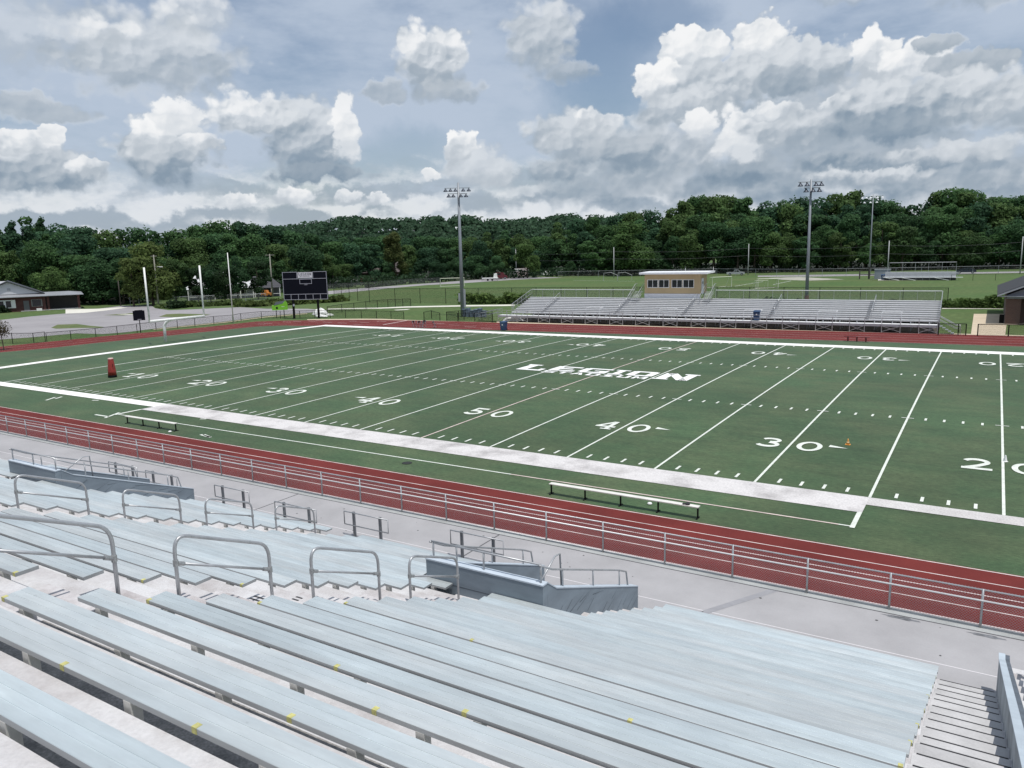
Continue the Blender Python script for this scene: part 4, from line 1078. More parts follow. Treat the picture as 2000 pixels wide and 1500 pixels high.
goal(G(1488,564), .9, 3.2, 1.9, 1.4, 'small pale goal stacked against the middle soccer goal', .05)
goal(G(884,559), .75, 7.0, 2.4, 2.0, 'white soccer goal on the grass left of the tall floodlight pole')
s = MB()
A = G(1190,548); 
for i, (x, y) in enumerate(((0,0),(4.3,1.0))): s.tube([(x,y,0),(x+.2,y,2.3),(x+2.2,y+.8,2.5),(x+4.0,y+1.6,1.6),(x+4.0,y+1.6,0)], .07, 6)
o = tag(s.build('arch_frame', M_pg), 'pair of arched grey pipe frames at the left end of the grass pitch', 'pipe frame'); o.location = (A.x-2,A.y,-.06)

# small bleachers by the pitch
P = G(1795,547); t = thing('pitch_bleachers', 'small aluminium bleachers with high back rail at the far side of the grass pitch', 'bleachers', (P.x,P.y,-.05), .03)
for i in range(5):
    MB().box(-8.0,8.0,1.0+.62*i,1.3+.62*i,.95+.24*i,1.02+.24*i).build('seat_plank', M_alu2, t)
    MB().box(-8.0,8.0,1.0+.62*i,1.04+.62*i,.74+.24*i,.95+.24*i).build('riser_board', M_galv, t)
MB().box(-8.3,9.5,-.1,1.0,.66,.74).build('front_platform', M_alu2, t)
s = MB().tube([(-7.6,4.1,1.9),(-7.2,4.3,4.3),(7.9,4.3,4.3),(7.9,4.3,1.9)], .07)
for i in range(1,5): s.tube([(-7.2+3.0*i,4.3,2.0),(-7.2+3.0*i,4.3,4.3)], .035)
s.build('back_rail', M_pipe, t)
s = MB().tube([(-8.3,-.1,1.9),(8.5,-.1,1.9)], .03)
for i in range(12): s.tube([(-8.2+1.5*i,-.1,0),(-8.2+1.5*i,-.1,1.9)], .03)
s.build('front_rail', M_pipe, t)
s = MB()
for x in (-7.6,-3.9,3.4): s.bar((x,-.12,.66),(x+3.1,-.12,.02),.12)
s.build('diagonal_brace', M_white, t)
s = MB().add([(-8.3,.1,.7),(-11.2,.1,.05),(-11.2,1.0,.05),(-8.3,1.0,.7)], [(0,1,2,3)])
s.build('ramp', M_galv, t)
MB().box(-8,8,.4,4.2,.02,.5).build('undercroft_shade', M_dk, t)  # solid dark block standing in for shade below the seats
A = G(1850,545); t = thing('pale_crate', 'pale boxed stand at the right end of the small pitch bleachers', 'crate', (A.x,A.y,-.05))
MB().box(-1.0,1.6,-.5,.8,0,1.2).build('crate_body', M_alu2, t); MB().box(-1.3,2.4,-.7,1.0,1.2,1.75).build('crate_top', M_galv, t)
A = G(1722,545); t = thing('grey_shed', 'small grey metal shed beside the thick pale pole', 'shed', (A.x,A.y,-.05))
MB().box(-1.8,1.8,.0,2.4,0,2.5).build('shed_body', mat('shed_grey', (.22,.25,.28), .6, var=.08, scale=1, stretch=(3,3,.1)), t); MB().box(-1.95,1.95,-.1,2.5,2.5,2.62).build('shed_roof', M_galv, t)
bin_(G(1724.5,546.5), -.05, 'distant blue wheeled bin in front of the grey shed', 1.35)
A = G(1702,545); t = thing('wooden_rack', 'dark wooden equipment frame at the foot of the distant floodlight pole', 'frame', (A.x-3,A.y+.5,-.05))
for x in (0,6.5): MB().box(x-.15,x+.15,-.1,.1,0,2.4).build('upright', MATS['dark_wood_pole'], t)
MB().box(-.2,6.7,-.08,.08,1.1,1.3).build('rail', MATS['dark_wood_pole'], t)

# parked vehicles
M_tyre = mat('tyre_rubber', (.012,.012,.013), .8)
def car(P, rz, prof, width, paint, label, cat, glass, wheels, wr=.34, name='parked_car', extra=None):
    t = thing(name, label, cat, (P.x,P.y,-.05), rz, group='vehicles along the far road')
    MB().prism(prof, 'y', -width/2, width/2).build('body', paint, t)
    for (pts) in glass:
        for y in (-width/2-.006, width/2+.006): MB().add([(x,y,z) for x,z in pts], [tuple(range(len(pts)))]).build('window', M_gl, t)
    for x in wheels:
        for y in (-width/2+.08, width/2-.08):
            w = MB().tube([(x,y-.12,wr),(x,y+.12,wr)], wr, 14).build('tyre', M_tyre, t)
            MB().tube([(x,y-.125,wr),(x,y+.125,wr)], wr*.55, 10).build('rim', M_galv, w)
    return t
sil = mat('silver_paint', (.45,.46,.48), .3, .3); dkp = mat('dark_blue_paint', (.012,.02,.035), .25)
P = G(1437,537.5); rz = math.atan2(side(P).y, side(P).x)
car(P, rz, [(-2.9,.42),(-2.9,1.05),(-.7,1.08),(-.45,1.78),(.75,1.80),(1.5,1.15),(2.7,1.02),(2.85,.75),(2.85,.42)], 1.9, sil, 'silver pickup truck driving on the far road right of the press box', 'pickup truck', [[(-.5,1.12),(-.32,1.68),(.1,1.7),(.1,1.12)],[(.2,1.12),(.2,1.7),(.70,1.7),(1.25,1.15)]], (-1.85,1.85), .40, 'pickup_truck')
P = G(1887,533.5); rz = math.atan2(side(P).y, side(P).x)
car(P, rz, [(-2.6,.35),(-2.6,.85),(-1.7,1.0),(-.7,1.52),(.9,1.55),(1.9,1.05),(2.5,.95),(2.55,.35)], 1.8, dkp, 'dark blue saloon car on the far road right of the small bleachers', 'car', [[(-1.3,1.02),(-.6,1.42),(.1,1.45),(.1,1.02)],[(.2,1.02),(.2,1.45),(.8,1.45),(1.5,1.05)]], (-1.65,1.6), .36)
P = G(1019,541); rz = math.atan2(side(P).y, side(P).x)
t = car(P, rz, [(-1.9,.55),(-1.9,3.1),(2.2,3.3),(2.2,.6),(1.2,.5)], 2.3, mat('faded_box_red', (.30,.22,.21), .7, scale=1.2, col2=(.55,.52,.50)), 'white cabbed box truck with patchy red and white side by the far road', 'truck', [], (-1.6,1.4), .45, 'box_truck')
MB().box(-2.6,-.2,-1.17,1.17,2.2,3.1).build('white_box_front', M_white, t); MB().prism([(-3.1,.5),(-3.1,1.1),(-2.6,1.3),(-2.2,2.1),(-1.92,2.1),(-1.92,.5)], 'y', -1.0, 1.0).build('cab', M_white, t)
P = G(1070,538.5); rz = math.atan2(side(P).y, side(P).x)
car(P, rz+.4, [(-2.2,.4),(-2.2,1.0),(-1.2,1.15),(-.7,1.75),(1.6,1.75),(2.1,1.1),(2.1,.4)], 1.8, M_white, 'white van half hidden under the trees right of the box truck', 'van', [[(-.6,1.15),(-.45,1.65),(.3,1.65),(.3,1.15)],[(.4,1.15),(.4,1.65),(1.4,1.65),(1.6,1.15)]], (-1.4,1.3))
P = G(978,545); rz = math.atan2(side(P).y, side(P).x)
car(P, rz, [(-2.3,.4),(-2.3,1.6),(-1.6,2.3),(1.0,2.3),(1.5,1.4),(2.3,1.2),(2.3,.4)], 1.9, mat('dark_red_paint', (.10,.014,.02), .4), 'dark red truck parked under the trees left of the box truck', 'truck', [[(-1.4,1.5),(-1.2,2.1),(.0,2.1),(.0,1.5)]], (-1.5,1.5), .42, 'parked_truck')
P = G(958,548); rz = math.atan2(side(P).y, side(P).x)
t = thing('flat_trailer', 'white flatbed trailer with cover beside the dark red truck', 'trailer', (P.x,P.y,-.05), rz, group='vehicles along the far road')
MB().box(-2.9,2.6,-1,1,.75,1.0).prism([(1.0,1.0),(1.2,2.3),(2.2,2.5),(2.4,1.0)], 'y', -.8, .8).build('bed', M_white, t)
MB().box(-2.9,-2.8,-1,1,.0,1.6).box(2.4,2.5,-1,1,0,.75).build('end_frame', M_galv, t)
for x in (-.9,.6): MB().tube([(x,-1.0,.35),(x,1.0,.35)], .35, 12).build('wheel', M_tyre, t)
# white tarpaulins by the scoreboard
def blob(P, rx, ry, h, label, m, seed):
    rr = random.Random(seed); b = MB(); n, k = 20, 5
    for j in range(k+1):
        f = j/k
        for i in range(n):
            a = 2*PI*i/n; q = (1-f*f*.92)*(1+.22*noise.noise((math.cos(a)*1.7+seed, math.sin(a)*1.7, f*2)))
            b.v.append((rx*q*math.cos(a), ry*q*math.sin(a), h*f*(1+.5*noise.noise((math.cos(a)*2, math.sin(a)*2+seed, f)))))
    for j in range(k):
        for i in range(n): b.f.append((j*n+i, j*n+(i+1)%n, (j+1)*n+(i+1)%n, (j+1)*n+i))
    b.f.append(tuple(k*n+i for i in range(n)))
    o = tag(b.build('tarpaulin', m), label, 'tarpaulin', 'white tarpaulins on the grass'); o.location = (P.x,P.y,-.05); return o
blob(G(625,613), 1.6, 1.3, .9, 'crumpled white tarpaulin heap behind the right scoreboard post', M_white, 3)
blob(G(627,617.2), 1.5, .7, .35, 'flat white sheet lying in front of the tarpaulin heap by the scoreboard', M_white, 8)
blob(G(644,615.2), .8, .6, .3, 'small pale sheet right of the scoreboard tarpaulins', mat('dull_white', (.5,.52,.47), .8), 11)
blob(F(fx(-32.5), 2.0), 1.6, .8, .85, 'white bundled cloth under the left end of the far bleachers', M_white, 5)
b = MB()
P = G(923,618); 
for i in range(6): b.box(i*.75-1.8,i*.75-1.3,-.3,.3,.0,1.1+.2*math.sin(i*2.1)).box(i*.75-1.85,i*.75-1.25,-.35,.35,1.1+.2*math.sin(i*2.1),1.2+.2*math.sin(i*2.1))
o = tag(b.build('equipment_row', mat('blue_grey_kit', (.16,.20,.26), .6, var=.3, scale=1.5)), 'row of blue-grey equipment units right of the tall floodlight pole', 'equipment'); o.location = (P.x,P.y,-.05)

# ---------------------------------------------------------------- buildings
# brick building at the right edge
t = thing('brick_concession_building', 'dark brick gabled building with dark red door at the right edge', 'building', (27.9, 76.3, -.05))
M_brick = bpy.data.materials.new('dark_brick'); M_brick.use_nodes = True; nt = M_brick.node_tree
bk = nd(nt, 'ShaderNodeTexBrick'); bk.inputs['Scale'].default_value = 1.0; bk.inputs['Color1'].default_value = (.11,.055,.045,1); bk.inputs['Color2'].default_value = (.085,.042,.036,1); bk.inputs['Mortar'].default_value = (.16,.13,.115,1)
bk.inputs['Brick Width'].default_value = .21; bk.inputs['Row Height'].default_value = .075; bk.inputs['Mortar Size'].default_value = .008
tc = nd(nt, 'ShaderNodeTexCoord'); mp = nd(nt, 'ShaderNodeMapping'); mp.inputs['Rotation'].default_value = (PI/2,0,0)
nt.links.new(tc.outputs['Object'], mp.inputs[0]); nt.links.new(mp.outputs[0], bk.inputs[0]); nt.links.new(bk.outputs[0], nt.nodes['Principled BSDF'].inputs['Base Color']); nt.nodes['Principled BSDF'].inputs['Roughness'].default_value = .9
EZ = 3.35; BX = 11.0; BD = 20.0
MB().box(0,1.5,0,BD,0,EZ).box(1.5,BX,1.6,BD,0,EZ).build('brick_wall', M_brick, t)
MB().box(5.2,6.2,0,.4,0,EZ).build('brick_pier', M_brick, t)
MB().box(0,BX,-.02,1.6,EZ-.35,EZ-.002).build('porch_beam', mat('blue_grey_beam', (.20,.23,.28), .6), t)
pk = EZ+.05+(BX/2+.9)*.44
MB().prism([(-.1,EZ+.003),(BX+.1,EZ+.003),(BX/2,EZ+.003+(BX/2)*.44)], 'y', .02, .2).build('gable', mat('grey_siding', (.22,.22,.25), .7, var=.12, scale=1.5, stretch=(6,1,.1)), t)
for sgn in (-1, 1):
    xe = BX/2+sgn*(BX/2+.95); ze = pk-(BX/2+.95)*.44; a = .14
    MB().add([(xe,-.7,ze),(BX/2,-.7,pk),(BX/2,BD+.5,pk),(xe,BD+.5,ze),(xe,-.7,ze+a),(BX/2,-.7,pk+a),(BX/2,BD+.5,pk+a),(xe,BD+.5,ze+a)],
             [(0,3,2,1),(4,5,6,7),(0,1,5,4),(1,2,6,5),(2,3,7,6),(3,0,4,7)]).build('roof_slope', mat('dark_shingle', (.035,.037,.042), .9, var=.2, scale=3), t)
    MB().add([(xe,-.74,ze-.12),(BX/2,-.74,pk-.12),(BX/2,-.705,pk-.12),(xe,-.705,ze-.12),(xe,-.74,ze+.08),(BX/2,-.74,pk+.08),(BX/2,-.705,pk+.08),(xe,-.705,ze+.08)],
             [(0,3,2,1),(4,5,6,7),(0,1,5,4),(1,2,6,5),(2,3,7,6),(3,0,4,7)]).build('rake_board', mat('grey_trim', (.33,.34,.38), .6), t)
MB().box(-.75,BX+.75,-.60,.015,EZ-.10,EZ+.001).build('soffit', MATS['grey_trim'], t)
d = MB().box(2.3,4.9,1.55,1.595,0,2.3).build('door', mat('dark_red_door', (.075,.010,.012), .5), t)
MB().box(3.5,3.62,1.50,1.545,.9,1.5).build('handle', M_pipe, d)
MB().box(-.55,-.05,.9,1.5,0,1.0).build('ground_box', M_black, t)

# house at the left edge
P = Vector((-146.0, 52.8, -.05)); rz = math.atan2(side(P).y, side(P).x)
t = thing('brick_house', 'low dark brick house with grey metal roof and long porch at the left edge', 'house', P, rz)
M_hb = mat('house_brick', (.085,.035,.032), .9, var=.25, scale=1.5, detail=8)
M_mr = mat('grey_metal_roof', (.33,.34,.36), .45, .3, var=.05)
MB().box(-15,2.4,0,7,0,3.0).build('brick_wall', M_hb, t)
MB().box(2.4,9.2,4.0,7,0,3.0).build('back_wall', mat('dark_siding', (.06,.055,.055), .8), t)  # dark siding on the wall behind the porch
for x in (2.6,3.3,9.0): MB().box(x-.22,x+.22,-.1,.34,0,2.95).build('porch_pillar', M_hb, t)
MB().box(-1.8,9.3,-.2,3.9,.0,.12).build('porch_floor', M_conc, t)
MB().add([(-15.6,-.9,3.0),(10.0,-.9,3.0),(10.0,7.4,3.25),(-15.6,7.4,3.25),(-15.6,-.9,3.12),(10.0,-.9,3.12),(7.5,3.2,3.75),(-15.6,3.2,3.75),(10.0,7.4,3.4),(-15.6,7.4,3.4)],
         [(0,3,2,1),(0,1,5,4),(4,5,6,7),(1,2,8,5),(5,8,6),(6,8,9,7),(2,3,9,8),(3,0,4,7,9)]).build('porch_roof', M_mr, t)
MB().prism([(-9.3,3.6),(2.2,3.6),(-3.6,6.1)], 'y', 1.6, 1.8).build('gable', mat('gable_white', (.50,.51,.53), .7), t)
MB().box(-3.8,-3.2,1.55,1.595,4.3,4.9).build('gable_vent', M_mr, t)
for (xe, ze) in ((-10.0,3.45),(2.9,3.45)):
    MB().add([(xe,1.0,ze),(-3.6,1.0,6.2),(-3.6,9.0,6.2),(xe,9.0,ze),(xe,1.0,ze+.18),(-3.6,1.0,6.42),(-3.6,9.0,6.42),(xe,9.0,ze+.18)], [(0,3,2,1),(4,5,6,7),(0,1,5,4),(1,2,6,5),(2,3,7,6),(3,0,4,7)]).build('gable_roof', mat('dark_metal_roof', (.06,.065,.075), .5), t)
MB().add([(-24,2.5,3.6),(-5,2.5,3.6),(-3.8,6,6.3),(-24,6,6.3)], [(0,1,2,3)]).build('main_roof', M_mr, t)
f = MB().box(-6.4,-2.6,-.06,.0,.8,2.5).build('window', M_white, t)
MB().box(-5.6,-4.7,-.09,-.063,1.0,2.3).box(-4.3,-3.4,-.09,-.063,1.0,2.3).build('pane', M_gl, f)
f = MB().box(.2,2.2,-.05,.0,.9,2.4).build('window', mat('dull_trim', (.2,.2,.2), .7), t); MB().box(.4,2.0,-.08,-.053,1.0,2.3).build('pane', M_gl, f)
MB().box(-1.2,-.2,-.06,-.003,.1,2.2).build('door', mat('dull_door', (.12,.12,.13), .6), t)
MB().box(1.0,2.0,-1.0,-.4,.0,.5).build('porch_step', M_white, t)

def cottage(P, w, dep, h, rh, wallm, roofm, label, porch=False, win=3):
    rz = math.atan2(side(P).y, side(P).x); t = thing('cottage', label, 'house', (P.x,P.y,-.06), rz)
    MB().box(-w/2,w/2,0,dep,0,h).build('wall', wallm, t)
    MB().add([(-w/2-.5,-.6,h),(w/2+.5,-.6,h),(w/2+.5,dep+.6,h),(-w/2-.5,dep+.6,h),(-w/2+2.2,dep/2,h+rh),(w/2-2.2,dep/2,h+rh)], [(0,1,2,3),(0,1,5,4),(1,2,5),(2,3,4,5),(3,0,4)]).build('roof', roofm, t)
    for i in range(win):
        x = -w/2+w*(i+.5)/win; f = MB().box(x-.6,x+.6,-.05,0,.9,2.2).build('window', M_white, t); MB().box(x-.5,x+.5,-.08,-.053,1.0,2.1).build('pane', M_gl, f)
    if porch:
        MB().add([(-w/2-.3,-2.6,h-.4),(w/2+.3,-2.6,h-.4),(w/2+.3,-.605,h-.02),(-w/2-.3,-.605,h-.02)], [(0,1,2,3)]).build('porch_roof', roofm, t)
        for i in range(6):
            x = -w/2+w*i/5; MB().box(x-.09,x+.09,-2.5,-2.3,0,h-.4).build('porch_post', M_white, t)
        MB().box(-w/2,w/2,-2.5,-2.4,.7,.8).build('porch_rail', M_white, t)
    return t
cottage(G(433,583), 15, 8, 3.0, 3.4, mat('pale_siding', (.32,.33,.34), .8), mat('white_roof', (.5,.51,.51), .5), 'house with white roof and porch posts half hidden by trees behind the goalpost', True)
cottage(G(507,579), 10, 7, 2.7, 2.4, mat('dark_grey_siding', (.14,.145,.15), .8), mat('dark_roof', (.05,.05,.055), .8), 'low grey house left of the scoreboard behind the trees', True, 2)  # dark grey siding below a darker roof
cottage(G(748,549), 16, 9, 3.2, 3.6, mat('brown_brick', (.11,.065,.05), .9, var=.2), mat('brown_roof', (.10,.085,.085), .9), 'brown house with grey-brown roof among the trees right of the scoreboard', False)
t = thing('orange_machine', 'orange yard machine in front of the grey house left of the scoreboard', 'machine', G(522,580,-.05), .4)
MB().prism([(-1.3,.4),(1.2,.4),(1.2,1.0),(.3,1.1),(.1,1.7),(-.8,1.7),(-1.3,1.0)], 'y', -.6, .6).build('body', mat('machine_orange', (.55,.20,.04), .5), t)
for x in (-.8,.8): MB().tube([(x,-.65,.35),(x,.65,.35)], .36, 12).build('wheel', M_tyre, t)
# ---------------------------------------------------------------- trees
def leaf_mat():
    m = bpy.data.materials.new('tree_foliage'); m.use_nodes = True; nt = m.node_tree; L = nt.links.new
    b = nt.nodes['Principled BSDF']; b.inputs['Roughness'].default_value = .7; b.inputs['Specular IOR Level'].default_value = .16
    oi = nd(nt, 'ShaderNodeObjectInfo'); g = nd(nt, 'ShaderNodeNewGeometry')
    n = nd(nt, 'ShaderNodeTexNoise'); n.inputs['Scale'].default_value = .28; n.inputs['Detail'].default_value = 4; L(g.outputs['Position'], n.inputs['Vector'])
    mr = nd(nt, 'ShaderNodeMapRange'); mr.inputs[1].default_value = .3; mr.inputs[2].default_value = .7; mr.inputs[3].default_value = .72; mr.inputs[4].default_value = 1.35
    L(n.outputs['Fac'], mr.inputs[0])
    mr2 = nd(nt, 'ShaderNodeMapRange'); mr2.inputs[3].default_value = .72; mr2.inputs[4].default_value = 1.3; L(g.outputs['Random Per Island'], mr2.inputs[0])
    k = nd(nt, 'ShaderNodeMath', operation='MULTIPLY'); L(mr.outputs[0], k.inputs[0]); L(mr2.outputs[0], k.inputs[1])
    s = nd(nt, 'ShaderNodeVectorMath', operation='SCALE'); L(oi.outputs['Color'], s.inputs[0]); L(k.outputs[0], s.inputs['Scale'])
    L(s.outputs[0], b.inputs['Base Color'])
    tr = nd(nt, 'ShaderNodeBsdfTranslucent'); L(s.outputs[0], tr.inputs['Color'])
    ms = nd(nt, 'ShaderNodeMixShader'); ms.inputs[0].default_value = .48; L(b.outputs[0], ms.inputs[1]); L(tr.outputs[0], ms.inputs[2])
    L(ms.outputs[0], nt.nodes['Material Output'].inputs['Surface']); return m
M_leaf = leaf_mat()
M_bark = mat('bark', (.07,.055,.042), .95, var=.3, scale=1.5)
def leaf_quad(b, p, nrm, s, rr):
    n = Vector(nrm)+Vector((rr.uniform(-.9,.9), rr.uniform(-.9,.9), rr.uniform(-.5,.9)))
    if n.length < .05: n = Vector((0,0,1))
    n.normalize(); U = n.orthogonal().normalized(); V = n.cross(U); a = rr.uniform(0, 2*PI)
    U, V = U*math.cos(a)+V*math.sin(a), V*math.cos(a)-U*math.sin(a)
    w, h = s*rr.uniform(.6,1.1), s*rr.uniform(.45,.9)
    o = len(b.v)
    for (x, y) in ((-1,-.25),(-.3,-1),(.8,-.6),(1,.45),(.1,1),(-.8,.6)):
        q = p+U*(x*w*rr.uniform(.8,1.15))+V*(y*h*rr.uniform(.8,1.15)); b.v.append((q.x,q.y,q.z))
    b.f.append((o,o+1,o+2,o+3,o+4,o+5))
def lobes_for(kind, rr):
    L_ = []
    if kind == 'round':
        for i in range(17):
            a = rr.uniform(0, 2*PI); q = rr.random()**.6; z = rr.uniform(2.6, 14.2); k = math.sin(PI*min(1,max(.08,(z-.5)/15.5)))**.55
            L_.append((Vector((4.3*q*k*math.cos(a), 4.3*q*k*math.sin(a), z)), rr.uniform(1.5,2.7)*(.75+.35*k)))
        L_.append((Vector((0,0,13.6)), 2.0)); L_.append((Vector((0,0,8)), 3.6))
    elif kind == 'oval':
        for i in range(16):
            a = rr.uniform(0, 2*PI); q = rr.random()**.6; z = rr.uniform(2.2, 15.2); k = math.sin(PI*min(1,max(.1,(z-.2)/16.2)))**.7
            L_.append((Vector((3.0*q*k*math.cos(a), 3.0*q*k*math.sin(a), z)), rr.uniform(1.2,2.2)*(.7+.35*k)))
        L_.append((Vector((0,0,15.0)), 1.2)); L_.append((Vector((0,0,8.5)), 2.9))
    elif kind == 'loose':
        for i in range(20):
            a = rr.uniform(0, 2*PI); q = rr.random()**.5; z = rr.uniform(2.0, 14.6); k = math.sin(PI*min(1,max(.15,z/16)))**.5
            L_.append((Vector((4.8*q*k*math.cos(a), 4.8*q*k*math.sin(a), z)), rr.uniform(.9,1.9)))
        L_.append((Vector((0,0,7)), 2.6))
    else:
        for i in range(34):
            z = 1.2+14.2*(i/33)**.9; R_ = 2.9*(1-z/17.0)**.75+.3; a = rr.uniform(0, 2*PI); q = .62*R_*rr.uniform(.6,1.1)
            L_.append((Vector((q*math.cos(a), q*math.sin(a), z)), R_*rr.uniform(.5,.72)+.15))
        L_.append((Vector((0,0,5)), 2.2)); L_.append((Vector((0,0,10)), 1.5)); L_.append((Vector((0,0,13.4)), .9)); L_.append((Vector((0,0,15.2)), .55))
    return L_
def crown_mesh(kind, seed, nl):
    rr = random.Random(seed); b = MB(); L_ = lobes_for(kind, rr)
    tot = sum(r*r for _, r in L_)
    for c, r in L_:
        n = int(nl*r*r/tot)
        for i in range(n):
            z = rr.uniform(-.75, 1); a = rr.uniform(0, 2*PI); q = math.sqrt(max(0,1-z*z)); d = Vector((q*math.cos(a), q*math.sin(a), z))
            rad = r*(1+.18*noise.noise(d*1.9+c))*rr.uniform(.78,1.06)
            if rr.random() < .10: rad *= rr.uniform(1.05,1.28)
            leaf_quad(b, c+Vector((d.x*rad, d.y*rad, d.z*rad*.82)), d, rr.uniform(.17,.40), rr)
    return b
PROT = []
for i, (kind, nl) in enumerate((('round',4600),('round',4600),('oval',3900),('loose',3900),('oval',3900),('round',4600),('pine',3300),('loose',3800),('pine',3300))):
    t = thing({'pine':'conifer_tree'}.get(kind,'broadleaf_tree'), '', 'tree')
    b = crown_mesh(kind, 100+i, int(nl*1.6)); c = b.build('crown', M_leaf, t, fixn=False)
    rr = random.Random(i); tk = MB().tube([(0,0,-.5),(.1,.05,3),(rr.uniform(-.3,.3),rr.uniform(-.3,.3),8),(0,0,13)], .36, 8, r2=.08)
    for k in range(5):
        a = rr.uniform(0, 2*PI); z = rr.uniform(3,9); tk.tube([(0,0,z),(1.4*math.cos(a),1.4*math.sin(a),z+1.2),(3.0*math.cos(a),3.0*math.sin(a),z+2.6)], .13, 6, r2=.04)
    tk.build('trunk', M_bark, t); PROT.append((kind, t))
used = set()
def place_tree(pi, P, H, wid, rz, label, group, col):
    kind, src = PROT[pi]; s = H/16.2
    if pi in used: t = dup(src, (P.x,P.y,-.08), rz)
    else: t = src; used.add(pi); t.location = (P.x,P.y,-.08); t.rotation_euler = (0,0,rz)
    t.scale = (s*wid, s*wid, s); t['label'] = label; t['group'] = group
    for ch in t.children:
        if ch.name.startswith('crown'): ch.color = (*col, 1)
    return t
def interp(tab, x):
    for (x0, y0), (x1, y1) in zip(tab, tab[1:]):
        if x <= x1: return y0+(y1-y0)*(x-x0)/(x1-x0)
    return tab[-1][1]
SKY = [(-200,424),(0,421),(40,432),(65,421),(100,413),(128,428),(150,432),(180,440),(215,447),(250,448),(300,440),(340,438),(378,444),(420,436),(466,421),(500,430),(540,440),(590,447),(640,452),(700,455),(770,448),(850,458),(940,452),(1000,450),(1060,452),(1080,440),(1100,428),(1150,425),(1200,408),(1245,400),(1285,410),(1330,388),(1370,378),(1440,375),(1500,381),(1560,380),(1600,376),(1660,374),(1700,378),(1735,392),(1752,405),(1785,388),(1820,384),(1850,365),(1900,368),(1935,374),(1960,383),(2000,376),(2200,378)]
BASE = [(-200,603),(0,594),(130,591),(225,594),(300,588),(330,581),(400,576),(540,571),(620,565),(700,557),(800,550),(900,546.5),(960,544.5),(1060,539),(1150,538),(1300,534.5),(1500,531.5),(1700,528.5),(2000,523.5),(2200,521)]
ZONE = [(170,'behind the brick house at the left'),(330,'left of the goalpost'),(545,'behind the white porch house'),(690,'behind the scoreboard'),(880,'between scoreboard and tall floodlight pole'),(1085,'near the white box truck'),(1290,'left of the press box roof'),(1500,'behind the press box and pickup truck'),(1690,'behind the second floodlight pole'),(1860,'behind the small pitch bleachers'),(2400,'behind the brick building at the right')]
COLS = [('dark green',(.052,.112,.046)),('mid green',(.068,.138,.050)),('olive green',(.084,.142,.048)),('deep blue-green',(.047,.104,.054))]
rr = random.Random(42)
DEPTH = ('front row','middle row','back row')
KN = {'round':'round-crowned broadleaf','oval':'tall oval broadleaf','loose':'loose-crowned broadleaf','pine':'pointed conifer'}
def wood(row, step, back, drop, u0=-130, u1=2130):
    u = u0+rr.uniform(0, step)
    while u < u1:
        vb = interp(BASE, u); vt = interp(SKY, u)+rr.uniform(*drop)
        P = G(u, vb); d = Vector((P.x-CAM.x, P.y-CAM.y, 0)).normalized(); P = P+d*(back+rr.uniform(-3,3))
        H = HZ(u, vt, P)+.08
        if u < 260 and row > 0 and rr.random() < .7: pi = rr.choice((6,8,6,8,2,4))
        elif u < 560 and rr.random() < .25: pi = rr.choice((6,8,2,4))
        else: pi = rr.choice((0,1,2,3,4,5,7,0,1,5))
        cn, col = rr.choice(COLS if row else COLS[:3]); q = rr.uniform(.85,1.15); col = tuple(c*q for c in col)
        zone = next(z for x, z in ZONE if u < x)
        wid = rr.uniform(.95,1.3)*(16/max(H,9))**.25
        if PROT[pi][0] == 'pine': wid *= .95
        lab = f'{cn} {KN[PROT[pi][0]]} tree, {DEPTH[row]}, {zone}'
        place_tree(pi, P, H, wid, rr.uniform(0,6.28), lab, f'trees of the wood {zone}', col)
        u += step*rr.uniform(.75,1.25)
wood(2, 33, 34, (-3,9)); wood(1, 34, 17, (14,38)); wood(0, 36, 0, (40,85))
LG = (.085,.145,.045); YG = (.105,.145,.045)
for (u, vb, vt, pi, wid, lab, col) in (
    (300,596,470,1,1.15,'large yellow-green broadleaf tree just left of the goalpost',YG),
    (262,598,500,7,1.0,'smaller yellow-green tree leaning over the car park left of the goalpost',YG),
    (110,600,515,0,1.25,'light green bushy tree rising behind the right end of the brick house porch',LG),
    (345,592,505,3,1.1,'olive broadleaf tree between the goalpost uprights',(.062,.110,.040)),
    (412,589,512,0,.85,'dark broadleaf tree partly hiding the white porch house, left one',(.034,.078,.034)),
    (388,590,520,7,.95,'dark low tree at the left corner of the white porch house',(.030,.06,.026)),
    (440,589,516,0,.95,'dark bushy tree right in front of the white porch house roof',(.032,.062,.026)),
    (505,584,508,7,1.0,'dark tree over the low grey house left of the scoreboard',(.030,.060,.026)),
    (466,587,498,2,1.0,'dark broadleaf tree partly hiding the white porch house, right one',(.036,.080,.035)),
    (772,553,452,4,1.0,'pale yellowish broadleaf tree half way between scoreboard and floodlight pole',(.085,.105,.035)),
    (795,550,508,0,1.15,'small bright green tree beside the brown house',(.055,.090,.028)),
    (1030,543,474,5,1.15,'light green round tree behind the box truck',LG),
    (1228,538,430,1,1.25,'big lighter green round tree left of the press box in front of the dark wood',(.075,.135,.044)),
    (853,551,505,0,1.3,'dark squat tree just left of the tall floodlight pole, front',(.034,.078,.036)),
    (812,552,512,3,1.1,'dark squat tree right of the brown house',(.034,.078,.036)),
    (1640,530,452,3,1.1,'light olive tree in front of the wood right of the second floodlight pole',(.075,.122,.042)),
    (1760,528,440,5,1.1,'medium green tree above the small pitch bleachers, front',(.062,.112,.042)),
    (1900,526,450,0,1.2,'medium green tree above the dark saloon car, front',(.058,.108,.040)),
    (1440,533,440,5,1.2,'dark broad tree straight above the pickup truck',(.036,.082,.036)),
    (600,567,470,0,1.2,'dark green tree directly above the scoreboard',(.040,.086,.038))):
    P = G(u, vb); H = HZ(u, vt, P)+.08
    place_tree(pi, P, H, wid, rr.uniform(0,6.28), lab, 'single trees in front of the wood', col)

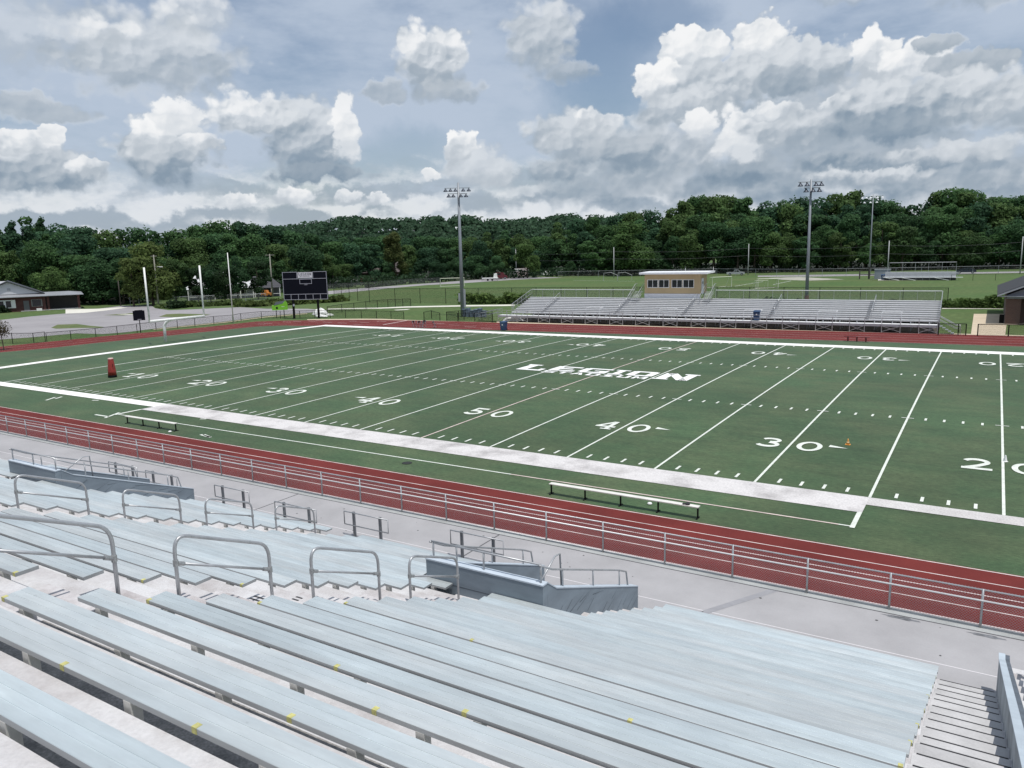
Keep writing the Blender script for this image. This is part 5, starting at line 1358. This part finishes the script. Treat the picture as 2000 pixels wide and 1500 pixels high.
def leafy(name, label, cat, pts, h, w, n, col, seed, size=.35, group=None):
    r2 = random.Random(seed); b = MB(); o = pts[0]
    segs = [(p, q, (q-p).length) for p, q in zip(pts, pts[1:])]; tot = sum(s[2] for s in segs)
    for i in range(n):
        s = r2.uniform(0, tot)
        for p, q, L_ in segs:
            if s <= L_: break
            s -= L_
        c = p.lerp(q, s/L_); hh = h*(.62+.6*noise.noise(Vector((c.x*.35, c.y*.35, seed)))+.25*noise.noise(Vector((c.x*1.6, c.y*1.6, seed))))
        z = hh*r2.random()**.7; d = Vector((r2.uniform(-1,1), r2.uniform(-1,1), r2.uniform(-.2,1)))
        leaf_quad(b, Vector((c.x-o.x+r2.uniform(-w,w), c.y-o.y+r2.uniform(-w,w), max(.05,z))), d, size*r2.uniform(.6,1.2), r2)
    ob = tag(b.build(name, M_leaf, fixn=False), label, cat, group); ob.location = (o.x,o.y,-.08); ob.color = (*col,1); return ob
leafy('tall_weeds', 'tall green weeds along the ball-stop fence right of the floodlight pole', 'weeds', GP((900,592.5),(1003,592.5),(1060,593)), 2.6, .8, 2600, (.14,.21,.065), 5)
leafy('vine_hedge', 'vine-covered hedge along the pale path left of the brick building', 'hedge', GP((1846,600.5),(1970,601.5)), 2.1, .5, 3600, (.13,.20,.065), 6)
leafy('low_weeds', 'low dark weeds behind the right half of the far bleachers', 'weeds', GP((1400,595),(1650,598),(1846,600.5)), 1.3, .6, 2400, (.07,.115,.038), 7)
leafy('verge_weeds', 'strip of long weeds beside the road behind the lime sign', 'weeds', GP((480,598),(560,594),(660,588)), 1.3, 2.2, 2800, (.085,.115,.035), 8, .5)
leafy('fence_vine', 'vine-grown stretch of fence left of the soccer goal', 'vine', GP((715,562),(775,556)), 2.0, .5, 900, (.050,.085,.028), 9)
leafy('roadside_bush', 'dark green bush at the end of the car park left of the goalpost upright', 'bush', GP((338,602),(352,601)), 2.2, 1.1, 900, (.030,.055,.024), 10)
leafy('garden_shrub', 'low dark shrub at the left end of the brick house', 'bush', GP((-6,611),(8,610)), 2.0, 1.0, 900, (.022,.042,.020), 12)
leafy('verge_weeds', 'strip of weeds in front of the white porch house', 'weeds', GP((320,601),(400,597),(470,594)), 1.1, 1.6, 1800, (.075,.110,.035), 13, .45)
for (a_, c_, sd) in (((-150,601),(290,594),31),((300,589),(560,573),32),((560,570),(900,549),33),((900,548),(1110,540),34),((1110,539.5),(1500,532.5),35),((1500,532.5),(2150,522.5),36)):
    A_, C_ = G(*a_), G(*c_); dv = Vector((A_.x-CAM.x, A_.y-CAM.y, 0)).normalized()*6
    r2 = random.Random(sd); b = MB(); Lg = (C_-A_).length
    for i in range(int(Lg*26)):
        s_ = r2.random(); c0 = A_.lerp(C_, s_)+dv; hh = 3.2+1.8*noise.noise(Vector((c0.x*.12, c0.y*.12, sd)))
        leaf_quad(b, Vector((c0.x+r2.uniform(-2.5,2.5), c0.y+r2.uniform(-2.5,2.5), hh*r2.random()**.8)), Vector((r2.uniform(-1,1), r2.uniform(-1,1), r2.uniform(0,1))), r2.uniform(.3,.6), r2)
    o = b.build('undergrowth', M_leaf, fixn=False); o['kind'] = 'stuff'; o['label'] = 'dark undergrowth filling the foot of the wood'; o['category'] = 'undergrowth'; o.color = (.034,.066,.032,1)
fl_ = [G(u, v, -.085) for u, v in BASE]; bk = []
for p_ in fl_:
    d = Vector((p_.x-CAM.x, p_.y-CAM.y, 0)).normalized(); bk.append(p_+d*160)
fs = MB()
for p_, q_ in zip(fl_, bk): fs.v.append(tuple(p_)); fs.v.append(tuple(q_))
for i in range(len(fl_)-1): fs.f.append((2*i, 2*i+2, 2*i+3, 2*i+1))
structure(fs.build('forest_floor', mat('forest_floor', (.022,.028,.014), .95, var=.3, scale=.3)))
P = G(8,684); t = thing('young_tree', 'small sparse brownish young tree at the left edge beside the track bend', 'tree', (P.x,P.y,-.03))
r2 = random.Random(4); b = MB()
for i in range(900):
    d = Vector((r2.gauss(0,1), r2.gauss(0,1), r2.gauss(0,1))).normalized(); q = r2.random()**.45
    leaf_quad(b, Vector((-.4+1.35*d.x*q, 1.35*d.y*q, 2.5+1.15*d.z*q)), d, r2.uniform(.05,.10), r2)
c = b.build('crown', M_leaf, t, fixn=False); c.color = (.075,.065,.040,1)
tk = MB().tube([(0,0,0),(-.1,0,1.0),(-.3,0,2.0),(-.4,0,3.2)], .07, 7, r2=.02)
for k in range(7):
    a = k*.9; tk.tube([(-.25,0,1.4+.15*k),(-.3+.5*math.cos(a),.5*math.sin(a),2.1+.15*k),(-.4+1.0*math.cos(a),1.0*math.sin(a),2.6+.15*k)], .025, 5, r2=.008)
tk.build('trunk', M_bark, t)

# wooded hills far behind
HT = [(380,470),(480,455),(560,447),(620,440),(650,434),(700,430),(730,431),(760,436),(800,433),(845,428),(885,429),(925,428),(960,434),(1000,438),(1040,432),(1075,429),(1120,424),(1180,430),(1260,440),(1350,455)]
hm = MB(); cols = list(range(380, 1351, 30)); D0_, D1_ = 470, 640
grid = []
for u in cols:
    d = ray(u, 480); dd = Vector((d.x, d.y, 0)).normalized()
    Z1 = CAM.z+ray(u, interp(HT, u)).z/Vector((d.x,d.y)).length*D1_-9
    row = []
    for j in range(7):
        s = j/6; D_ = D0_+(D1_-D0_)*min(s,1.0) if j < 6 else D1_+120
        z = -.1+(Z1+.1)*(math.sin(PI/2*min(1, s*1.2))**1.2) if j < 6 else -1.0
        row.append((CAM.x+dd.x*D_, CAM.y+dd.y*D_, z))
    grid.append(row)
for r_ in grid: hm.v += r_
for i in range(len(cols)-1):
    for j in range(6): hm.f.append((i*7+j, (i+1)*7+j, (i+1)*7+j+1, i*7+j+1))
structure(hm.build('hill', mat('hill_green', (.02,.035,.02), .95, var=.2, scale=.05)))
r2 = random.Random(9); fb = MB()
for n_ in range(520):
    i = r2.uniform(0, len(cols)-1.001); j = r2.uniform(.6, 5.0); a, c = int(i), int(j); fi, fj = i-a, j-c
    P = [sum(w*grid[x][y][k] for x, y, w in ((a,c,(1-fi)*(1-fj)),(a+1,c,fi*(1-fj)),(a,c+1,(1-fi)*fj),(a+1,c+1,fi*fj))) for k in range(3)]
    P = Vector(P); R_ = r2.uniform(4.5,7.5)
    for k in range(75):
        z = r2.uniform(-.3,1); th = r2.uniform(0,2*PI); q = math.sqrt(1-z*z); d = Vector((q*math.cos(th), q*math.sin(th), z)); e = R_*r2.uniform(.8,1.08)
        leaf_quad(fb, P+Vector((0,0,5.5))+Vector((d.x*e, d.y*e, d.z*e*.85)), d, r2.uniform(.9,1.6), r2)
o = fb.build('hill_forest', M_leaf, fixn=False); o['kind'] = 'stuff'; o.color = (.048,.094,.052,1); o['label'] = 'distant dark wooded hills behind the scoreboard and floodlight pole'; o['category'] = 'forest'
REL = .95; FINE = .34; VEIL = (5.0,5.8,7.0); HAZEC = (5.2,6.0,7.0)
# ---------------------------------------------------------------- sky, sun, camera
EL, SX, SY = 72.5, .28, -.15         # sun: high, from the right and a little behind the camera
h_ = math.hypot(SX, SY); S_ = Vector((SX/h_*math.cos(math.radians(EL)), SY/h_*math.cos(math.radians(EL)), math.sin(math.radians(EL))))
ld = bpy.data.lights.new('sun', 'SUN'); ld.energy = 3.6; ld.angle = math.radians(.55); ld.color = (1,.965,.92)
lo = bpy.data.objects.new('sun', ld); COL.objects.link(lo); lo.rotation_euler = (-S_).to_track_quat('-Z', 'Y').to_euler(); lo.location = (0,0,60)

w = bpy.data.worlds.new('World'); sc.world = w; w.use_nodes = True; nt = w.node_tree; L = nt.links.new
bg = nt.nodes['Background']
def val(x, sock):
    if isinstance(x, (int, float)): sock.default_value = x
    elif isinstance(x, (tuple, Vector)): sock.default_value = tuple(x)
    else: L(x, sock)
def M_(op, a, b=None, c=None, clamp=False):
    n = nd(nt, 'ShaderNodeMath', operation=op, use_clamp=clamp); val(a, n.inputs[0])
    if b is not None: val(b, n.inputs[1])
    if c is not None: val(c, n.inputs[2])
    return n.outputs[0]
def SS(x, a, b):
    n = nd(nt, 'ShaderNodeMapRange', interpolation_type='SMOOTHSTEP', clamp=False); val(x, n.inputs[0]); n.inputs[1].default_value = a; n.inputs[2].default_value = b; return n.outputs[0]
def MIX(f, a, b):
    n = nd(nt, 'ShaderNodeMix', data_type='RGBA'); val(f, n.inputs[0])
    for s, x in ((6,a),(7,b)):
        if isinstance(x, tuple): n.inputs[s].default_value = (*x, 1)
        else: L(x, n.inputs[s])
    return n.outputs[2]
def FM(f, a, b):
    n = nd(nt, 'ShaderNodeMix', data_type='FLOAT'); val(f, n.inputs[0]); val(a, n.inputs[2]); val(b, n.inputs[3]); return n.outputs[0]
tc = nd(nt, 'ShaderNodeTexCoord'); sep = nd(nt, 'ShaderNodeSeparateXYZ'); L(tc.outputs['Generated'], sep.inputs[0])
az = M_('MULTIPLY', M_('ARCTAN2', sep.outputs['X'], sep.outputs['Y']), 180/PI)
el = M_('MULTIPLY', M_('ARCSINE', sep.outputs['Z']), 180/PI)
cmb = nd(nt, 'ShaderNodeCombineXYZ'); L(az, cmb.inputs[0]); L(el, cmb.inputs[1])
def NZ(scale, detail, rough=.55, off=(0,0,0), vec=None, sq=1.0):
    v = nd(nt, 'ShaderNodeVectorMath', operation='MULTIPLY_ADD'); L(vec or cmb.outputs[0], v.inputs[0]); v.inputs[1].default_value = (scale, scale*sq, scale); v.inputs[2].default_value = off
    n = nd(nt, 'ShaderNodeTexNoise'); n.inputs['Scale'].default_value = 1; n.inputs['Detail'].default_value = detail; n.inputs['Roughness'].default_value = rough
    L(v.outputs[0], n.inputs['Vector']); return n
nA = NZ(.62, 5, .55); nB = NZ(.20, 2, .5, (7,3,0), sq=1.4); nC = NZ(1.5, 4, .55, (3,1,5))
sA = nd(nt, 'ShaderNodeSeparateColor'); L(nA.outputs['Color'], sA.inputs[0]); sB = nd(nt, 'ShaderNodeSeparateColor'); L(nB.outputs['Color'], sB.inputs[0])
sC = nd(nt, 'ShaderNodeSeparateColor'); L(nC.outputs['Color'], sC.inputs[0])
def JIT(c, *pairs):
    for ch, amp in pairs: c = M_('ADD', c, M_('MULTIPLY', M_('SUBTRACT', ch, .5), amp))
    return c
X_ = JIT(az, (sA.outputs[0], 1.9), (sB.outputs[0], 2.6), (sC.outputs[0], .75))
Y_ = JIT(el, (sA.outputs[1], 1.6), (sB.outputs[1], 1.4), (sC.outputs[1], .75))
XW = JIT(az, (sA.outputs[0], .7), (sC.outputs[0], .22)); YW = JIT(el, (sA.outputs[1], .7), (sC.outputs[1], .22))
def VO(scale, off):
    v = nd(nt, 'ShaderNodeVectorMath', operation='MULTIPLY_ADD'); c2 = nd(nt, 'ShaderNodeCombineXYZ'); L(XW, c2.inputs[0]); L(YW, c2.inputs[1])
    L(c2.outputs[0], v.inputs[0]); v.inputs[1].default_value = (scale,scale*1.15,1); v.inputs[2].default_value = off
    n = nd(nt, 'ShaderNodeTexVoronoi', feature='SMOOTH_F1', voronoi_dimensions='2D'); n.inputs['Scale'].default_value = 1; n.inputs['Smoothness'].default_value = .22
    L(v.outputs[0], n.inputs['Vector']); return n.outputs['Distance']
va = VO(.55, (0,0,0)); va1 = VO(.55, (.07,-.12,0)); vb = VO(1.5, (5,2,0)); vb1 = VO(1.5, (5.09,1.86,0))
v0 = M_('ADD', M_('MULTIPLY', va, .65), M_('MULTIPLY', vb, .35))
relief = M_('ADD', M_('MULTIPLY', M_('SUBTRACT', va1, va), 1.0), M_('MULTIPLY', M_('SUBTRACT', vb1, vb), .35))
fine = M_('ADD', M_('MULTIPLY', sA.outputs[2], .7), M_('MULTIPLY', sC.outputs[2], .3))
sky = nd(nt, 'ShaderNodeTexSky', sky_type='NISHITA', sun_disc=False, sun_elevation=math.radians(EL), sun_rotation=math.atan2(S_.x, S_.y), altitude=150, air_density=1.0, dust_density=1.6, ozone_density=1.0)
L(tc.outputs['Generated'], sky.inputs['Vector'])
# thin high veil
nV = NZ(.055, 6, .6, (2.2,8.1,0), sq=2.6)
col = sky.outputs[0]
vf = M_('MULTIPLY', SS(nV.outputs['Fac'], .25, .58), .88)
def azel(u, v):
    d = ray(u, v).normalized(); return math.degrees(math.atan2(d.x, d.y)), math.degrees(math.asin(d.z))
# keep two bluer openings
for (u, v, ru, rv, k) in ((1170,130,150,150,.85),(800,300,110,70,.6),(1280,30,150,60,.7)):
    a, e = azel(u, v); dx = M_('DIVIDE', M_('SUBTRACT', X_, a), ru/26.4); dy = M_('DIVIDE', M_('SUBTRACT', Y_, e), rv/26.4)
    r2_ = M_('ADD', M_('MULTIPLY', dx, dx), M_('MULTIPLY', dy, dy)); vf = M_('MULTIPLY', vf, M_('SUBTRACT', 1.0, M_('MULTIPLY', SS(M_('MULTIPLY', r2_, -1.0), -1.0, 0.0), k)))
col = MIX(vf, col, VEIL)
col = MIX(M_('MULTIPLY', SS(M_('MULTIPLY', el, -1.0), -5.0, 1.0), .55), col, HAZEC)
RF = M_('ADD', M_('MULTIPLY', relief, REL), M_('MULTIPLY', M_('SUBTRACT', fine, .5), FINE))
VE = M_('MULTIPLY', M_('SUBTRACT', .42, v0), .62)
def cloud_group():
    g = bpy.data.node_groups.new('cloud_heap', 'ShaderNodeTree'); I = g.interface
    for n in ('X','Y','VE','RF','A','E','IRU','IRT','IRB','IH','Soft','Dens'): I.new_socket(n, in_out='INPUT', socket_type='NodeSocketFloat')
    for n in ('Lum','Cov','Top','Bot'): I.new_socket(n, in_out='INPUT', socket_type='NodeSocketFloat')
    I.new_socket('Lum', in_out='OUTPUT', socket_type='NodeSocketFloat'); I.new_socket('Cov', in_out='OUTPUT', socket_type='NodeSocketFloat')
    gi = g.nodes.new('NodeGroupInput'); go = g.nodes.new('NodeGroupOutput'); o = gi.outputs
    def m(op, x, y):
        n = g.nodes.new('ShaderNodeMath'); n.operation = op
        for i, q in enumerate((x, y)):
            if isinstance(q, (int, float)): n.inputs[i].default_value = q
            elif q is not None: g.links.new(q, n.inputs[i])
        return n.outputs[0]
    def ss(x, lo, hi):
        n = g.nodes.new('ShaderNodeMapRange'); n.interpolation_type = 'SMOOTHSTEP'; n.clamp = False; g.links.new(x, n.inputs[0]); n.inputs[1].default_value = lo; n.inputs[2].default_value = hi; return n.outputs[0]
    dx = m('MULTIPLY', m('SUBTRACT', o['X'], o['A']), o['IRU']); yy = m('SUBTRACT', o['Y'], o['E'])
    lowr = m('MAXIMUM', m('MULTIPLY', yy, o['IRB']), 0.0)
    dy = m('MAXIMUM', m('MULTIPLY', yy, o['IRT']), lowr)
    r = m('SQRT', m('ADD', m('MULTIPLY', dx, dx), m('MULTIPLY', dy, dy)), None)
    f = m('ADD', m('SUBTRACT', 1.0, r), o['VE'])
    al = m('MULTIPLY', ss(m('DIVIDE', f, m('ADD', o['Soft'], m('MULTIPLY', lowr, .35))), 0.0, 1.0), o['Dens'])
    t = m('ADD', m('MULTIPLY', yy, o['IH']), o['RF'])
    lum = m('ADD', o['Bot'], m('MULTIPLY', ss(t, -.34, .40), m('SUBTRACT', o['Top'], o['Bot'])))
    g.links.new(m('ADD', o['Lum'], m('MULTIPLY', al, m('SUBTRACT', lum, o['Lum']))), go.inputs[0])
    g.links.new(m('ADD', o['Cov'], m('MULTIPLY', al, m('SUBTRACT', 1.0, o['Cov']))), go.inputs[1])
    return g
CG = cloud_group()
def cloud(u, v, ru, rt_, rb_, top, bot, dens=1.0, soft=.22):
    global lum_, cov_
    a, e = azel(u, v); k = 26.4                      # pixels of the photograph per degree
    n = nt.nodes.new('ShaderNodeGroup'); n.node_tree = CG; i = n.inputs
    for nm, x in (('X',X_),('Y',Y_),('VE',VE),('RF',RF)): L(x, i[nm])
    for nm, x in (('Lum',lum_),('Cov',cov_)): val(x, i[nm])
    for nm, x in (('A',a),('E',e),('IRU',k/ru),('IRT',k/rt_),('IRB',-k/rb_),('IH',k/(rt_+rb_)),('Soft',soft),('Dens',dens)): i[nm].default_value = x
    i['Top'].default_value = top; i['Bot'].default_value = bot
    lum_, cov_ = n.outputs[0], n.outputs[1]
nH = NZ(.20, 6, .6, (4.4,1.3,2.2), sq=3.6); nH2 = NZ(.75, 6, .6, (9.4,6.3,2.2), sq=1.9)
def VB(sc_, off):
    v = nd(nt, 'ShaderNodeVectorMath', operation='MULTIPLY_ADD'); c2 = nd(nt, 'ShaderNodeCombineXYZ'); L(X_, c2.inputs[0]); L(Y_, c2.inputs[1])
    L(c2.outputs[0], v.inputs[0]); v.inputs[1].default_value = (sc_*.42,sc_,1); v.inputs[2].default_value = off
    n = nd(nt, 'ShaderNodeTexVoronoi', feature='SMOOTH_F1', voronoi_dimensions='2D'); n.inputs['Scale'].default_value = 1; n.inputs['Smoothness'].default_value = .12
    L(v.outputs[0], n.inputs['Vector']); return n.outputs['Distance']
bA = VB(.50, (3,1.2,0)); bB = VB(.50, (3,1.42,0))
lum_ = M_('ADD', .45, M_('MULTIPLY', SS(M_('ADD', M_('ADD', M_('MULTIPLY', M_('SUBTRACT', bA, bB), 1.5), M_('MULTIPLY', nH.outputs['Fac'], .7)), M_('MULTIPLY', nH2.outputs['Fac'], .3)), .22, .76), .32))
cov_ = M_('MULTIPLY', SS(M_('ADD', M_('MULTIPLY', el, -1.0), M_('MULTIPLY', M_('SUBTRACT', nH2.outputs['Fac'], .5), 5.0)), -7.0, -3.0), .8)
W1, W2, G1, G2, G3, G4 = .85, .71, .57, .43, .35, .30
CL = [
 # broad soft masses first, then the crisp heaps
 (1500,350,300,60,60,G1,G4,.75,.6),(1850,345,260,70,60,G1,G4,.75,.6),(1180,370,220,40,40,G1,G4,.6,.6),
 (1650,250,330,120,110,G1,G2,.85,.5),(1250,300,230,90,80,W2,G2,.85,.5),
 (60,60,140,70,90,W2,G1,.55,.6),(295,120,185,100,75,W2,G2,.85,.45),(215,62,60,28,30,W1,G1,.7,.5),(385,35,85,45,40,W1,G1,.7,.5),
 (70,218,95,34,24,G1,G2,.8,.3),(60,330,125,55,48,W2,G3,.95,.25),(40,282,60,26,22,W1,G1,.9,.2),(98,262,24,18,18,W1,W2,.9,.2),(175,325,38,20,22,W1,G1,.8,.25),
 (330,300,92,80,62,W2,G3,.95,.25),(300,275,48,50,55,W1,G1,.95,.2),(335,225,42,30,40,W1,W2,.9,.22),(395,285,45,25,25,W1,G1,.8,.25),
 (500,235,105,55,42,W1,G2,.92,.3),(600,270,90,80,85,W2,G3,.92,.28),(672,265,30,85,50,W1,W2,.9,.22),(620,338,105,22,24,G2,G4,.9,.35),
 (848,112,80,62,85,W1,G2,.95,.28),(880,178,70,28,28,G1,G2,.8,.4),(752,186,55,26,22,G1,G2,.75,.35),
 (1050,80,75,85,80,W2,G2,.9,.4),(1110,135,60,25,30,G1,G2,.75,.45),
 (940,335,85,55,40,W2,G1,.85,.35),(897,292,34,38,42,W1,G1,.98,.15),(843,343,22,13,16,W1,W2,.9,.2),
 (1130,270,110,55,55,W2,G2,.92,.3),(1180,235,60,25,30,W1,G1,.85,.3),(1210,300,130,40,36,G1,G3,.85,.4),(1080,330,80,30,30,G1,G3,.8,.4),
 (1480,110,56,66,90,W1,G1,.98,.14),(1350,115,62,66,80,W1,G1,.98,.13),(1295,170,54,48,52,W1,G1,.98,.14),(1410,165,100,55,62,W2,G2,.95,.22),(1345,215,110,40,55,W2,G2,.9,.3),
 (1570,138,88,52,48,W2,G2,.96,.18),(1545,172,60,14,14,G2,G3,.6,.4),
 (1360,245,48,36,30,W1,W2,.9,.22),(1455,262,58,52,50,W1,W2,.92,.2),(1560,255,120,40,38,W2,G2,.9,.3),(1640,205,36,18,22,W1,W2,.85,.25),(1520,215,70,20,22,W1,G1,.8,.3),
 (1715,112,52,48,50,W1,G1,.97,.15),(1795,130,70,50,40,W1,G1,.95,.2),(1832,84,38,20,22,G1,G2,.9,.2),(1898,132,78,34,28,G1,G2,.95,.2),(1800,205,190,55,52,W2,G3,.92,.3),(1740,250,110,28,26,G2,G4,.75,.45),(1960,200,70,55,60,W2,G2,.85,.35),
 (1450,335,110,24,34,G2,G4,.7,.5),(1650,310,110,22,26,G1,G4,.75,.45),(1850,310,120,26,24,W2,G3,.8,.35),(1900,290,90,22,20,W2,G1,.8,.35),(1700,345,120,16,18,W1,G2,.6,.4),
 (470,392,48,20,22,W1,G1,.85,.25),(578,380,56,24,24,W1,G1,.9,.25),(680,384,30,16,18,W1,G1,.8,.3),(733,386,26,16,18,W1,G1,.85,.25),
 (1640,0,80,22,16,G1,G2,.5,.5),(1930,0,90,22,16,G1,G2,.6,.5)]
for c_ in CL: cloud(*c_)
rp = nd(nt, 'ShaderNodeValToRGB'); L(lum_, rp.inputs[0]); cr = rp.color_ramp
RS = [(.25,(.15,.225,.31)),(.345,(.225,.30,.385)),(.42,(.315,.385,.46)),(.555,(.475,.53,.59)),(.70,(.68,.72,.765)),(.85,(.93,.935,.94))]
while len(cr.elements) < len(RS): cr.elements.new(.5)
for e_, (p_, c_) in zip(cr.elements, RS): e_.position = p_; e_.color = (*c_, 1)
cs = nd(nt, 'ShaderNodeVectorMath', operation='SCALE'); L(rp.outputs[0], cs.inputs[0]); cs.inputs['Scale'].default_value = 10.0
col = MIX(cov_, col, cs.outputs[0])
L(col, bg.inputs['Color']); bg.inputs['Strength'].default_value = .10

cd = bpy.data.cameras.new('camera'); co = bpy.data.objects.new('camera', cd); COL.objects.link(co)
cd.sensor_width = 36; cd.lens = 36*FPX/2000; cd.clip_end = 6000; cd.clip_start = .05
co.matrix_world = Matrix(((rt.x, up.x, -fw.x, CAM.x), (rt.y, up.y, -fw.y, CAM.y), (rt.z, up.z, -fw.z, CAM.z), (0,0,0,1)))
sc.camera = co
sc.render.engine = 'CYCLES'
sc.cycles.max_bounces = 5; sc.cycles.diffuse_bounces = 3; sc.cycles.glossy_bounces = 2; sc.cycles.transparent_max_bounces = 24
sc.cycles.use_denoising = True
sc.view_settings.view_transform = 'Standard'; sc.view_settings.look = 'None'; sc.view_settings.exposure = 0.0; sc.view_settings.gamma = 1
w.cycles.sampling_method = 'MANUAL'; w.cycles.sample_map_resolution = 512
